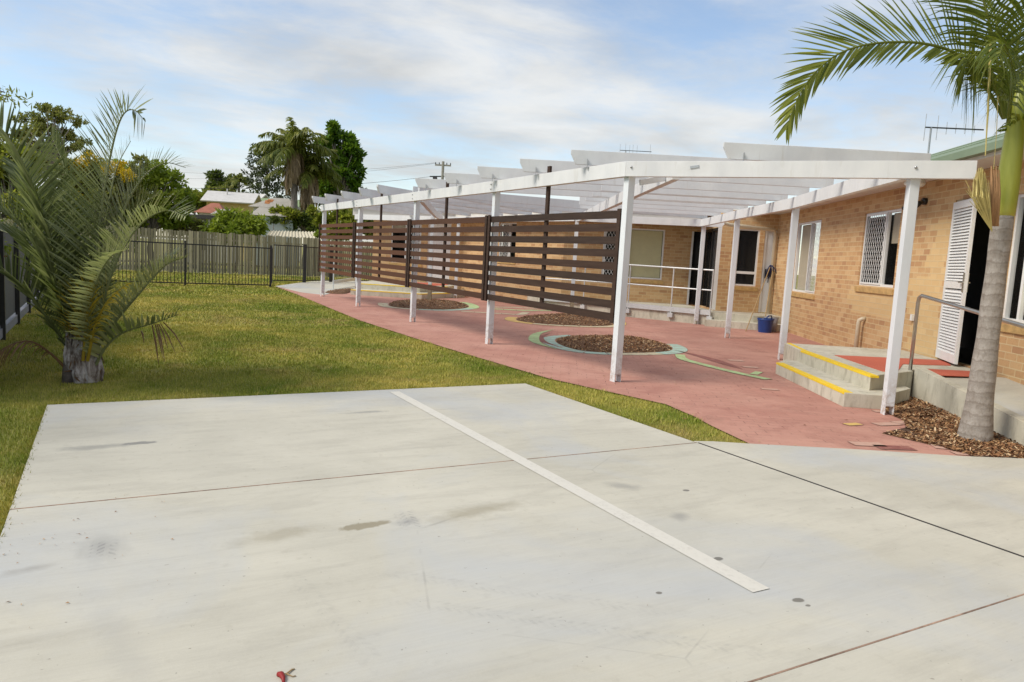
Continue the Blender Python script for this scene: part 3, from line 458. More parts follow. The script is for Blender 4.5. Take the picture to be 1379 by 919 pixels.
bt = MB(); p0 = np.array(FRONT[4])+dB*.80+nB*.112; bt.bar((*(p0-dB*.05), 2.655), (*(p0+dB*.05), 2.67), .012, .03); bt.build('conduit_clip', 'galv_steel', perg)
br = MB(); p0 = np.array(FRONT[4])+np.array((.15, -.02)); q0 = p0+az(80)*1.0; br.bar((*p0, 2.50), (*q0, 2.72), .03, .07); br.build('brace', 'white_paint', perg)

# slatted screens hung on the outside of the front posts
SCR = [(7.52, 11.13, 'slat screen nearest the parking bay, its end upright on the nearest front post'), (11.21, 14.80, 'brown slat screen second from the parking bay, between two narrower-looking bays'), (14.88, 18.74, 'brown slat screen third from the parking bay, in front of the yellow-edged steps'), (18.82, 22.32, 'reddish brown slat screen farthest from the parking bay, near the black gate')]
SCR = [(7.52, 11.13, 'dark brown slat screen nearest the concrete parking bay'), (11.21, 14.80, 'dark brown slat screen next beyond the nearest one'), (14.88, 18.74, 'brown slat screen third away from the parking bay'), (18.82, 22.32, 'reddish brown slat screen farthest away, nearest the black gate')]
for j, (y0, y1, lab) in enumerate(SCR):
    t = thing('slat_screen', lab, 'screen', (5.69, (y0+y1)/2, .75), 'slat screens along the front of the pergola')
    zt, zb, n = 2.15, .76, 9; hh = .098; pitch = (zt-zb-hh)/(n-1); s_ = MB()
    for k in range(n): s_.box(5.640, 5.662, y0+.01, y1-.01, zb+k*pitch, zb+k*pitch+hh, min(1, max(0, .12+.27*j+random.uniform(-.12, .12))))
    s_.build('slats', 'brown_stain', t)
    for yy, zz0, zz1 in ((y0+.02, zb-.02, zt+.02), (y1-.02, zb-.02, zt+.02), ((y0+y1)/2+.05, zb, 2.84)):
        u = MB(); u.box(5.612 if yy != (y0+y1)/2+.05 else 5.664, 5.639 if yy != (y0+y1)/2+.05 else 5.70, yy-.035, yy+.035, zz0, zz1, .1); u.build('upright', 'brown_stain', t)

# ------------------------------------------------------------------ brick building
bld = thing('brick_building', 'long tan brick building with white windows behind the pergola', 'building', (13, 14, 0))
def wall(P, d, length, openings, mat, z0=-.02, z1=3.08, th=.11, back=-1):
    """front face on P + d*t; openings (t0,t1,z0,z1); back: which side the thickness goes (left of d = +1)"""
    d = np.array(d); n = np.array([-d[1], d[0]])*back; P = np.array(P); b = MB()
    ts = sorted({0, length, *[o[0] for o in openings], *[o[1] for o in openings]}); zs = sorted({z0, z1, *[o[2] for o in openings], *[o[3] for o in openings]})
    def pt(t, z, k=0): return (*(P+d*t+n*th*k), z)
    for i in range(len(ts)-1):
        for j in range(len(zs)-1):
            tm, zm = (ts[i]+ts[i+1])/2, (zs[j]+zs[j+1])/2
            if any(o[0] < tm < o[1] and o[2] < zm < o[3] for o in openings): continue
            q = [(ts[i], zs[j]), (ts[i+1], zs[j]), (ts[i+1], zs[j+1]), (ts[i], zs[j+1])]
            if back < 0: q = q
            b.add([pt(*c_) for c_ in q], [(0, 1, 2, 3)], .5, [q])
    for (a0, a1, b0, b1) in openings:   # reveals
        for q in ([(a0, b0, 0), (a0, b0, 1), (a0, b1, 1), (a0, b1, 0)], [(a1, b0, 0), (a1, b0, 1), (a1, b1, 1), (a1, b1, 0)], [(a0, b1, 0), (a1, b1, 0), (a1, b1, 1), (a0, b1, 1)], [(a0, b0, 0), (a1, b0, 0), (a1, b0, 1), (a0, b0, 1)]):
            b.add([pt(*c_) for c_ in q], [(0, 1, 2, 3)], .5, [[(c_[0]+c_[2]*th, c_[1]+c_[2]*.02) for c_ in q]])
    return b.build('wall', mat, bld)
def frame_bars(b, P, d, n, t0, t1, z0, z1, w_, k0, k1):
    """rectangular frame, k0..k1 depth along n"""
    for (a, c_, e, f) in ((t0, t1, z0, z0+w_), (t0, t1, z1-w_, z1), (t0, t0+w_, z0+w_, z1-w_), (t1-w_, t1, z0+w_, z1-w_)):
        q = [(*(P+d*t+n*k), z) for z in (e, f) for t, k in ((a, k0), (c_, k0), (c_, k1), (a, k1))]
        b.add(q, [(3, 2, 1, 0), (4, 5, 6, 7), (0, 1, 5, 4), (1, 2, 6, 5), (2, 3, 7, 6), (3, 0, 4, 7)])
def panel(b, P, d, n, t0, t1, z0, z1, k): b.add([(*(P+d*t+n*k), z) for t, z in ((t0, z0), (t1, z0), (t1, z1), (t0, z1))], [(0, 1, 2, 3)])
def grille(b, P, d, n, t0, t1, z0, z1, k, sp=.10, r=.0045, asp=1.7):
    w_, h = t1-t0, z1-z0
    for sgn_ in (1, -1):
        c_ = -h/asp if sgn_ > 0 else 0
        while c_ < w_+(h/asp if sgn_ < 0 else 0):
            # line t = c + sgn*(z/asp)
            pts = []
            for z in (0, h):
                pts.append((c_+sgn_*z/asp, z))
            (ta, za), (tb, zb) = pts
            def clip(ta, za, tb, zb):
                if ta > tb: ta, za, tb, zb = tb, zb, ta, za
                if tb <= 0 or ta >= w_: return None
                if ta < 0: za += (zb-za)*(0-ta)/(tb-ta); ta = 0
                if tb > w_: zb = za+(zb-za)*(w_-ta)/(tb-ta); tb = w_
                return ta, za, tb, zb
            q = clip(ta, za, tb, zb)
            if q and abs(q[2]-q[0]) > .01: b.bar((*(P+d*(t0+q[0])+n*k), z0+q[1]), (*(P+d*(t0+q[2])+n*k), z0+q[3]), .004, r*2)
            c_ += sp
def window(P, d, n, t0, t1, z0, z1, gr=None, blind=None, blindmat='curtain', mull=(), low=None, dark=False):
    """n points into the building"""
    P = np.array(P); d = np.array(d); n = np.array(n); f = MB(); frame_bars(f, P, d, n, t0, t1, z0, z1, .045, .03, .09)
    for mt in mull:
        q = [(*(P+d*t+n*k), z) for z in (z0+.045, z1-.045) for t, k in ((mt-.025, .035), (mt+.025, .035), (mt+.025, .085), (mt-.025, .085))]; f.add(q, [(3, 2, 1, 0), (4, 5, 6, 7), (0, 1, 5, 4), (1, 2, 6, 5), (2, 3, 7, 6), (3, 0, 4, 7)])
    if low:
        q = [(*(P+d*t+n*k), z) for z in (low-.035, low+.035) for t, k in ((t0+.045, .035), (t1-.045, .035), (t1-.045, .085), (t0+.045, .085))]; f.add(q, [(3, 2, 1, 0), (4, 5, 6, 7), (0, 1, 5, 4), (1, 2, 6, 5), (2, 3, 7, 6), (3, 0, 4, 7)])
    w_ = f.build('window', 'aluminium_white', bld)
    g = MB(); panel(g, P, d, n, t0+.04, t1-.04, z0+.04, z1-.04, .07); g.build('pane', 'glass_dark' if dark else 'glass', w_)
    if gr: h = MB(); grille(h, P, d, n, gr[0], gr[1], z0+.05, z1-.05, .035); frame_bars(h, P, d, n, gr[0]-.02, gr[1]+.02, z0+.03, z1-.03, .03, .015, .030); h.build('grille', 'aluminium_white', w_)
    if blind:
        for q_ in blind: c_ = MB(); panel(c_, P, d, n, q_[0], q_[1], q_[2] if len(q_) > 2 else z0+.05, z1-.05, .13); c_.build('blind', blindmat, w_)
    s_ = MB(); dn = -n
    q = [(*(P+d*t+dn*k), z) for z, kk in ((z0-.125, .025), (z0-.03, .035)) for t, k in ((t0-.06, -.03), (t1+.06, -.03), (t1+.06, kk), (t0-.06, kk))]; s_.add(q, [(3, 2, 1, 0), (4, 5, 6, 7), (0, 1, 5, 4), (1, 2, 6, 5), (2, 3, 7, 6), (3, 0, 4, 7)]); s_.build('sill', 'brick_sill', w_)
    return w_
# --- right wing (runs away from the camera along azimuth 33.5)
P0 = np.array((10.2, 5.55)); D = az(33.5); NI = np.array((D[1], -D[0]))      # NI points inside (to the right)
PS = P0-D*9.0; off = 9.0
ops = [(-2.6, -.41, 1.03, 2.62), (.0, 1.06, .36, 2.66), (2.84, 4.42, 1.33, 2.68), (6.90, 8.70, 1.04, 2.71)]
b_ops = [(a+off, c_+off, e, f) for a, c_, e, f in ops]
PSu = P0  # uv origin handled by shifting t
def wall_rw():
    # built so that UV u = distance from P0
    ts_ops = ops; return wall(P0-D*0, D, 10.4, [o for o in ts_ops if o[0] >= 0], 'brick_patched', back=-1)
wall_rw()
wb_ = wall(P0-D*9, D, 9.0, [(9-2.6, 9-.41, 1.03, 2.62)], 'brick', back=-1)
window(P0, D, NI, 6.90, 8.70, 1.04, 2.71, (6.97, 7.63), [(7.66, 8.66)], mull=(7.65,))
window(P0, D, NI, 2.84, 4.42, 1.33, 2.68, (3.47, 4.35), [(2.88, 3.02), (2.88, 3.42, 2.1)], mull=(3.44,))
window(P0, D, NI, -2.6, -.41, 1.03, 2.62, None, [(-2.5, -.75, 1.15)], 'blind_cream', mull=(-.72,))
# right-hand door: opening with frame, louvred leaf swung outwards
dr = MB(); 
for (a, c_, e, f) in ((1.0, 1.06, .36, 2.66), (0, .06, .36, 2.66), (.06, 1.0, 2.60, 2.66)):
    dr.obox(P0, D, a, c_, -.09, -.02, e, f)
door_f = dr.build('door_frame', 'cream_trim', bld)
hinge = P0+D*1.03+(-NI)*.02; leafdir = np.array((10.02, 5.66))-hinge; leafdir /= np.hypot(*leafdir); LW = .90
lf = MB(); 
for (a, c_, e, f) in ((0, .06, .38, 2.62), (LW-.06, LW, .38, 2.62), (.06, LW-.06, .38, .50), (.06, LW-.06, 2.52, 2.62), (.06, LW-.06, 1.40, 1.50)): lf.obox(hinge, leafdir, a, c_, -.02, .02, e, f)
z = .50
while z < 2.50:
    if not 1.36 < z < 1.50:
        p = hinge+leafdir*.06; nn = np.array([-leafdir[1], leafdir[0]]); q = [(*(p+leafdir*a+nn*k), zz_) for a, k, zz_ in ((0, -.016, z), (LW-.12, -.016, z), (LW-.12, .012, z+.045), (0, .012, z+.045))]; lf.add(q, [(0, 1, 2, 3)])
    z += .042
leaf = lf.build('door', 'aluminium_white', bld)
hd = MB(); p = hinge+leafdir*(LW-.03); nn = np.array([-leafdir[1], leafdir[0]])
for sgn_ in (-1, 1): hd.obox(p, leafdir, -.025, .025, sgn_*.024-.006, sgn_*.024+.006, 1.36, 1.62); hd.bar((*(p+nn*sgn_*.05), 1.49), (*(p+nn*sgn_*.05-leafdir*.11), 1.49), .018, .018); hd.tube([(*(p+nn*sgn_*.02), 1.49), (*(p+nn*sgn_*.055), 1.49)], .01, 8)
hd.build('handle', 'stainless', leaf)
# --- facet 2 (white door + dark window), side return (dark glazed entry), facet 1, far wing, far facet
E = az(121); C = P0+D*10.4; N2 = np.array((-E[1], E[0])); N2 = N2 if N2@np.array((.5, .87)) > 0 else -N2
wall(C-E*1.5, E, 1.5, [(1.5-1.06, 1.5-.47, 1.06, 2.60), (1.5-.34, 1.5-.01, .36, 2.60)], 'brick', back=1)
window(C-E*1.5, E, N2, .44, 1.03, 1.06, 2.60, None, [(.46, 1.01, 2.32)], 'curtain', low=1.42, dark=True)
wd = MB(); q0 = C-E*1.5; wd.obox(q0, E, 1.16, 1.22, .02, .09, .36, 2.60); wd.obox(q0, E, 1.222, 1.49, .05, .08, .37, 2.598); dd = wd.build('door', 'aluminium_white', bld); hb = MB(); hb.obox(q0, E, 1.26, 1.29, .03, .05, 1.3, 1.55); hb.build('handle', 'gunmetal', dd)
S0 = C-E*1.5; SD = az(31); J = np.array((12.3, 19.2)); k_end = 2.42; F1L = 4.2
en = wall(S0, SD, k_end, [(.22, 2.2, .36, 2.62)], 'brick', back=-1)
ef = MB(); ef.obox(S0, SD, .22, .28, -.09, -.02, .36, 2.62); ef.obox(S0, SD, 2.14, 2.20, -.09, -.02, .36, 2.62); ef.obox(S0, SD, 1.18, 1.24, -.09, -.02, .36, 2.62); ef.obox(S0, SD, .28, 2.14, -.09, -.02, 2.56, 2.62); efo = ef.build('entry_door', 'gunmetal', bld)
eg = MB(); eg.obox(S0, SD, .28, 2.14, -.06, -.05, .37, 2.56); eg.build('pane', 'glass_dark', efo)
dp = MB(); dp.obox(S0-SD*.0, E, -.10, 0.0, -.0, .02, .36, 2.65); dp.build('door_trim', 'aluminium_white', bld)
N1 = N2
wall(J, E, F1L, [(1.2, 3.05, 1.05, 2.57), (3.86, 4.14, .34, 2.57)], 'brick', back=1)
window(J, E, N1, 1.2, 3.05, 1.05, 2.57, (1.27, 1.98), [(2.03, 3.0)], 'blind_cream', mull=(2.0,))
tf = MB(); tf.obox(J, E, 3.86, 3.92, .0, .08, .34, 2.57); tf.build('door_frame', 'aluminium_white', bld); tp = MB(); panel(tp, J, E, N1, 3.92, 4.14, .34, 2.57, .06); tp.build('entry_door', 'glass_dark', bld)
K = np.array((12.05, 25.9)); FD = (K-J)/np.hypot(*(K-J)); FN = np.array((FD[1], -FD[0]))
wall(J, FD, float(np.hypot(*(K-J))), [(2.85, 4.0, 1.38, 2.66)], 'brick', back=-1)
window(J, FD, FN, 2.85, 4.0, 1.38, 2.66, (3.35, 3.95), [(2.9, 3.05)], mull=(3.3,))
F = -E; N3 = N2
wall(K+F*3.5, E, 3.5, [(3.5-2.8, 3.5-1.64, 1.05, 2.65), (3.5-1.39, 3.5-.5, .36, 2.65)], 'brick', back=1)
window(K+F*3.5, E, N3, .7, 1.86, 1.05, 2.65, (1.32, 1.80), [(.74, 1.22, 2.25)], mull=(1.26,))
wd = MB(); wd.obox(K+F*3.5, E, 2.11, 3.0, .03, .07, .36, 2.65); wd.build('door', 'aluminium_white', bld)
# left return of the far facet
wall(K+F*3.5+N3*6, -N3, 6.0, [], 'brick', back=1)
# interiors: near-black backs and floor, room shade put into the colour
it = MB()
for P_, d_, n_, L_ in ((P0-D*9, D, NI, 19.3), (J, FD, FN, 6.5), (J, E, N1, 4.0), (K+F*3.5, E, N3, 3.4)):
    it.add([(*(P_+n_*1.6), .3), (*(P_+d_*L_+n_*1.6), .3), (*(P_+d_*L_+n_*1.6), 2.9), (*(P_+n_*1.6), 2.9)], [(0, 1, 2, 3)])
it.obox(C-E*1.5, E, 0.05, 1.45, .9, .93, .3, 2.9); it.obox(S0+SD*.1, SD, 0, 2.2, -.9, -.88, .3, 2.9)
it.build('shade_backing', 'room_shade', bld)
fl = MB(); fl.obox(P0-D*9, D, 0, 19.3, -1.6, -.12, .25, .34); fl.build('interior_floor', 'room_shade', bld)
# roof: soffit, fascia, gutter, green steel planes
roof_line = [P0-D*9, C, S0, J+E*F1L, J, K, K+F*3.5, K+F*3.5+N3*6]
def offset_line(pts, dd):
    o = []
    for i in range(len(pts)):
        ns = []
        for a, b2 in ((i-1, i), (i, i+1)):
            if a < 0 or b2 >= len(pts): continue
            d_ = pts[b2]-pts[a]; d_ /= np.hypot(*d_); ns.append(np.array((-d_[1], d_[0])))
        if len(ns) == 1: o.append(pts[i]+ns[0]*dd)
        else:
            mm = ns[0]+ns[1]; mm /= max(.35, (mm@mm)/2); o.append(pts[i]+mm*dd)
    return o
simp = [P0-D*9, C, J+E*.0+E*2.2, J, K, K+F*3.6, K+F*3.6+N3*6]
simp = [P0-D*9, P0+D*7, C-E*.0, C-E*1.5+SD*1.5, J, K, K+F*3.6, K+F*3.6+N3*6]
eave = offset_line(simp, .55); inn = offset_line(simp, -.15); r2 = offset_line(simp, -1.75); r3 = offset_line(simp, -2.4)
def band(name, A, za, B_, zb, mat, parent=bld, th=0):
    b = MB()
    for i in range(len(A)-1): b.add([(*A[i], za), (*A[i+1], za), (*B_[i+1], zb), (*B_[i], zb)], [(0, 1, 2, 3)])
    o = b.build(name, mat, parent)
    if th: s_ = o.modifiers.new('s', 'SOLIDIFY'); s_.thickness = th
    return o
band('soffit', eave, 3.01, inn, 3.03, 'soffit_white'); eo = offset_line(simp, .57)
band('fascia', eo[:3], 3.0, eo[:3], 3.09, 'soffit_white'); band('fascia', eo[3:], 2.74, eo[3:], 3.12, 'soffit_white'); band('soffit', eo[3:], 2.745, offset_line(simp, -.02)[3:], 2.76, 'soffit_white'); go = offset_line(simp, .67); gutter = band('gutter', go[:3], 3.045, go[:3], 3.135, 'roof_green'); band('gutter_base', go[:3], 3.045, eo[:3], 3.045, 'roof_green', gutter); g2_ = band('gutter', go[2:], 3.045, go[2:], 3.13, 'soffit_white'); band('gutter_base', go[2:], 3.045, eo[2:], 3.045, 'soffit_white', g2_)
RZ = [4.07, 4.07, 3.42, 3.14, 3.14, 3.14, 3.14, 3.14]
b = MB()
for i in range(len(go)-1): b.add([(*go[i], 3.13), (*go[i+1], 3.13), (*r2[i+1], RZ[i+1]), (*r2[i], RZ[i])], [(0, 1, 2, 3)])
roof = b.build('roof', 'roof_green', bld); b = MB()
for i in range(len(go)-1): b.add([(*r2[i], RZ[i]), (*r2[i+1], RZ[i+1]), (*r3[i+1], RZ[i+1]-.3), (*r3[i], RZ[i]-.3)], [(0, 1, 2, 3)])
b.build('roof_back', 'roof_green', roof)
sm = MB()
for k in (.35, .7):
    A = offset_line(simp, .67-2.42*k); z_ = 3.13+.665*k+.006
    sm.bar((*A[0], 3.13+(RZ[0]-3.13)*k+.006), (*A[1], 3.13+(RZ[1]-3.13)*k+.006), .012, .014)
sm.build('roof_seam', 'roof_green', roof)
def lm(t, nout, z): return (*(P0+D*t-NI*nout), z)
el = MB(); c0 = P0+D*1.75-NI*.30
el.tube([(*c0, 3.01), (*c0, 2.97)], .14, 20); 
for i in range(5): pass
el.tube([(*c0, 2.97), (*c0, 2.94), (*c0, 2.91), (*c0, 2.895)], [.15, .145, .11, .04], 20); el.build('eave_light', 'lamp_white', bld, True)
spt = MB(); a0 = lm(1.98, .0, 2.72); spt.tube([a0, lm(1.98, .06, 2.72)], .055, 12); spt.tube([lm(1.98, .06, 2.72), lm(2.1, .12, 2.70)], .012, 8); spt.tube([lm(2.08, .12, 2.71), lm(2.22, .22, 2.60)], [.03, .052], 12); spt.tube([lm(1.9, .10, 2.70), lm(1.82, .22, 2.64)], [.03, .05], 12); spt.build('spotlight', 'gunmetal', bld, True)
sw = MB(); sw.obox(P0, D, 1.92, 1.99, .0, .04, .84, .94); sw.build('power_outlet', 'plastic_white', bld)
dpp = MB(); dpp.tube([(*(C-D*.12-NI*.09), .05), (*(C-D*.12-NI*.09), 2.45), (*(C-D*.2-NI*.16), 2.6), (*(C-D*.4-E*1.4), 2.66), (*(C-D*.55-E*1.7), 2.75)], .05, 10); dpp.build('downpipe', 'pipe_cream', bld, True)
vp = MB(); vp.tube([lm(3.9, .10, .0), lm(3.9, .10, .64), lm(3.9, .09, .685), lm(3.88, .055, .71), lm(3.86, .0, .715)], .04, 12); vp.build('vent_pipe', 'pipe_cream', bld, True)

# antennas stand on the roof
def antenna(label, base, top, boom_az, half, els, tail, mat='galv_steel'):
    t = thing('tv_antenna', label, 'antenna', (*base,)); m_ = MB(); m_.tube([base, (base[0], base[1], top)], .018, 6); m_.build('mast', mat, t)
    d = az(boom_az); b = MB(); a0 = np.array(base[:2])-d*tail; b.bar((*a0, top), (*(a0+d*half), top), .02, .02)
    b.build('boom', 'gunmetal', t)
    for s_, h in els: q = a0+d*s_; e = MB(); e.tube([(*q, top-h), (*q, top+h)], .006, 5); e.build('element', 'galv_steel', t)
    return t
a_ = at(843, 203, 27); antenna('tv antenna with upright rods seen over the middle of the pergola', (a_[0], a_[1], 3.3), a_[2], 121, 1.15, [(.0, .22), (.2, .25), (.35, .2), (.47, .22), (.62, .2), (1.1, .26)], .22)
a_ = at(1254, 172, 12.3); antenna('tv antenna on the green roof beside the tall palm', (a_[0], a_[1], 3.45), a_[2], 122, .95, [(.0, .22), (.2, .2), (.35, .1), (.5, .08), (.65, .08), (.8, .06)], .1)

# ------------------------------------------------------------------ steps, ramps, rails
st = thing('entry_steps', 'grey concrete entry steps with yellow nosings by the nearest post', 'steps', (8, 6.3, 0))
RL = (np.array((7.44, 3.53))-np.array((9.0, 5.66))); RL /= np.hypot(*RL); RA = np.array((9.0, 5.66))
low = MB(); low.prism([(8.65, 7.52), (7.39, 5.42), (7.74, 5.17), (8.62, 5.42), (9.9, 7.0), (9.1, 7.75)], 0, .17); low.build('lower_step', 'step_concrete', st, bevel=.008)
up = MB(); up.prism([(9.12, 7.50), (7.86, 5.44), (8.95, 5.62), (9.02, 5.70), (10.02, 5.30), (11.35, 7.32), (9.75, 8.35)], .0, .345); up.build('upper_step', 'step_concrete', st, bevel=.008)
def ypath(pts, inset, z, par, wd=.10):
    for i in range(len(pts)-1):
        a = np.array(pts[i]); c_ = np.array(pts[i+1]); d_ = (c_-a)/np.hypot(*(c_-a)); q = MB(); q.obox(a, d_, .004, np.hypot(*(c_-a))-.004, inset, inset+wd, z-.022, z+.004); q.build('nosing', 'yellow_paint', par)
ypath([(7.39, 5.42), (8.65, 7.52)], -.097, .17, st); ypath([(7.86, 5.44), (9.12, 7.50)], -.097, .345, st); ypath([(9.12, 7.50), (9.75, 8.35)], -.097, .345, st, .06)
def un(px, py, z): r = np.array([(px-PX)/FPX, (py-PY)/FPX, 1.0]); t = (z-EYE)/(r@AX[2]); return (float(t*(r@AX[0])), float(t*(r@AX[1])))
for pp_ in ([(1124, 478.5), (1274, 485.5), (1281, 492.5), (1216, 490.5), (1207, 503), (1188, 500)], [(1238, 496.5), (1306, 500), (1312, 507.5), (1257, 505.5)]):
    q = MB(); q.prism([un(x, y, .35) for x, y in pp_], .345, .352); q.build('red_mat', 'red_mat', st)
rp = thing('concrete_ramp', 'grey concrete ramp with a kerb beside the tall palm', 'ramp', (8.2, 4.6, 0))
def ramp_z(t): return .345-.068*t
rb = MB(); n_ = np.array((-RL[1], RL[0])); n_ = n_ if n_@np.array((1, -.7)) > 0 else -n_
for side, k0, k1, top, nm, mt in ((0, .12, 1.30, 0, 'deck', 'pad_concrete'), (1, 0, .118, .055, 'kerb', 'step_concrete')):
    q = MB(); vs_ = []
    for t in (0.06, 5.0):
        for k in (k0, k1):
            p = RA+RL*t+n_*k; vs_ += [(*p, -.02), (*p, max(.02, ramp_z(t)-.0)+top)]
    q.add(vs_, [(0, 1, 3, 2), (4, 6, 7, 5), (1, 5, 7, 3), (0, 4, 5, 1), (2, 3, 7, 6)]); q.build(nm, mt, rp)
hr = thing('handrail', 'stainless tube handrail on the ramp beside the tall palm', 'handrail', (*RA, .2)); hb = MB(); base = RA+RL*(-.02)-n_*.03+np.array((0, 0))
pb = [(*(RA-n_*.03), .12), (*(RA-n_*.03), 1.20), (*(RA-n_*.03+RL*.02), 1.27), (*(RA-n_*.03+RL*.09), 1.30), (*(RA-n_*.03+RL*2.6), 1.30-.068*2.5*1.15), (*(RA-n_*.03+RL*4.6), 1.30-.068*4.5*1.15)]
hb.tube(pb, .022, 10); hb.build('rail', 'stainless', hr, True); 
for t in (2.9, 4.5): q = MB(); q.tube([(*(RA-n_*.03+RL*t), .1), (*(RA-n_*.03+RL*t), 1.29-.068*t*1.13)], .02, 8); q.build('rail_post', 'stainless', hr, True)
q = MB(); q.tube([(*(RA-n_*.02), .08), (*(RA-n_*.02), .24)], .03, 10); q.build('socket', 'gunmetal', hr, True)
# middle ramp with white rail
mr_ = thing('concrete_ramp', 'long concrete ramp with white edge beam in front of the back wall', 'ramp', (13, 17, 0))
q = MB(); q.prism([(13.86, 14.35), (12.86, 16.6), (11.35, 18.7), (11.7, 20.2), tuple(J-N1*.01), tuple(J+E*3.8-N1*.01), tuple(S0-E*.02), tuple(C-E*.01-D*.01), tuple(C-D*1.2-NI*.01), (14.6, 13.55)], 0, .345); q.build('deck', 'step_concrete', mr_)
q = MB(); q.prism([(13.5, 14.15), (13.86, 14.35), (14.6, 13.55), tuple(C-D*1.25-NI*.02), (14.95, 12.85), (14.35, 13.2)], 0, .17); q.build('lower_step', 'step_concrete', mr_)
for a, c_ in (((13.86, 14.35), (12.86, 16.6)), ((12.86, 16.6), (11.35, 18.7))):
    a = np.array(a); c_ = np.array(c_); q = MB(); q.obox(a, c_-a, 0, np.hypot(*(c_-a)), -.0, .06, .27, .40); q.build('edge_beam', 'rail_white', mr_)
wr = thing('handrail', 'white two-rail tube handrail along the back ramp', 'handrail', (13, 16, .34)); pts = [(13.82, 14.32), (12.83, 16.58), (11.33, 18.68)]
q = MB(); q.tube([(*pts[0], .2), (*pts[0], 1.44), (*pts[1], 1.46), (*pts[2], 1.46)], .022, 8); q.tube([(*pts[0], .92), (*pts[1], .93), (*pts[2], .93)], .018, 8); q.build('rail', 'rail_white', wr)
for t in (0, .45, .98, 1.5, 2.0):
    i = min(1, int(t)); p = np.array(pts[i])+(np.array(pts[i+1])-np.array(pts[i]))*(t-i); q = MB(); q.tube([(*p, .12), (*p, 1.45)], .018, 8); q.obox(p, (1, -2), -.07, .07, -.05, .05, .12, .24); q.build('rail_post', 'rail_white', wr)
# far steps
fs_ = thing('entry_steps', 'concrete entry steps with yellow edges far behind the slat screens', 'steps', (9, 24, 0))
q = MB(); q.prism([(6.95, 23.4), (8.87, 22.05), (11.0, 23.35), (11.9, 25.4), (9.2, 27.3), (8.9, 27.3)], 0, .17); q.build('lower_step', 'step_concrete', fs_, bevel=.006)
q = MB(); q.prism([(7.35, 24.1), (9.12, 22.85), (10.55, 23.8), (11.95, 25.8), (9.15, 27.55)], 0, .345); q.build('upper_step', 'step_concrete', fs_, bevel=.006)
ypath([(8.87, 22.05), (6.95, 23.4)], -.097, .17, fs_); ypath([(11.0, 23.35), (8.87, 22.05)], -.097, .17, fs_); ypath([(9.12, 22.85), (7.35, 24.1)], -.097, .345, fs_); ypath([(10.55, 23.8), (9.12, 22.85)], -.097, .345, fs_)
q = MB(); q.prism([(9.2, 24.0), (10.4, 24.2), (11.5, 25.6), (9.9, 26.6)], .345, .352); q.build('red_mat', 'red_mat', fs_)
fr = thing('handrail', 'thin white handrail by the far gate path', 'handrail', (7.6, 27, 0)); p1, p2, p3 = (7.2, 26.4), (8.2, 28.0), (9.1, 29.6)
q = MB(); q.tube([(*p1, 0), (*p1, 1.0), (*p2, 1.02), (*p3, 1.04)], .022, 8); q.tube([(*p3, 0), (*p3, 1.04)], .022, 8); q.bar((*p1, .25), (*p3, .28), .05, .12); q.build('rail', 'rail_white', fr)

# ------------------------------------------------------------------ cleaning gear in the corner
bx, by = 14.15, 12.75
bu = thing('bucket', 'blue plastic mop bucket standing in the corner by the downpipe', 'bucket', (bx, by, 0)); q = MB(); q.tube([(bx, by, .005), (bx, by, .3), (bx, by, .34)], [.155, .19, .20], 18, cap=False); q.tube([(bx, by, .006), (bx, by, .02)], .155, 18); q.build('body', 'blue_plastic', bu, True)
q = MB(); q.tube([(bx, by, .30), (bx, by, .345), (bx, by, .35)], [.195, .205, .195], 18, cap=False); q.tube([(bx-.12, by-.1, .34), (bx-.05, by-.12, .42), (bx+.08, by-.1, .42), (bx+.13, by-.06, .34)], .014, 6); q.build('wringer', 'blue_plastic', bu, True)
g2 = thing('bucket', 'grey plastic bucket standing behind the blue one', 'bucket', (14.55, 12.95, 0)); q = MB(); q.tube([(14.55, 12.95, .005), (14.55, 12.95, .36)], [.15, .18], 16); q.build('body', 'bin_grey', g2, True)
top1 = C-D*.14-NI*.16
mp_ = thing('mop', 'upturned mop with dark blue head and thin wooden handle', 'mop', (13.75, 12.9, 0)); q = MB(); a = np.array((13.72, 12.95, .01)); e_ = np.array((*top1, 1.62)); q.tube([a, e_], .013, 8); q.build('handle', 'wood_handle', mp_, True)
q = MB()
for k in range(26): o_ = rng.normal(0, .05, 3); q.tube([e_+(0, 0, .04), e_+o_*.8+(0, 0, -.05), e_+o_*1.3+(0, 0, -.25)], .012, 5)
q.build('mop_head', 'navy_cloth', mp_, True)
bm2 = thing('broom', 'wooden broom handle leaning out of the blue bucket', 'broom', (14.0, 12.9, 0)); q = MB(); q.tube([(14.2, 12.85, .06), tuple(C-D*.2-NI*.1)+(1.5,)], .014, 8); q.build('handle', 'wood_handle', bm2, True); q = MB(); q.box(14.06, 14.28, 12.78, 12.88, .02, .09); q.build('brush', 'wood_handle', bm2)

# ------------------------------------------------------------------ fences
def bar_panel(b, p, q_, h, sp=.105, z0=.06):
    p = np.array(p); q_ = np.array(q_); L_ = np.hypot(*(q_-p)); d = (q_-p)/L_; k = int(L_/sp)
    for i in range(1, k): c_ = p+d*(i*L_/k); b.bar((*c_, z0), (*c_, h-.01), .017, .017)
    b.bar((*p, h-.02), (*q_, h-.02), .04, .04); b.bar((*p, z0+.02), (*q_, z0+.02), .04, .035)
pf = thing('pool_fence', 'black vertical bar fence across the end of the lawn', 'fence', (2, 26.3, 0))
pp = [(-1.2, 26.3), (2.28, 26.1), (5.0, 26.35)]
for i in range(2): q = MB(); bar_panel(q, pp[i], pp[i+1], 1.36); q.build('bar_panel', 'black_steel', pf)
for p in pp: q = MB(); q.box(p[0]-.03, p[0]+.03, p[1]-.03, p[1]+.03, 0, 1.44); q.build('fence_post', 'black_steel', pf)
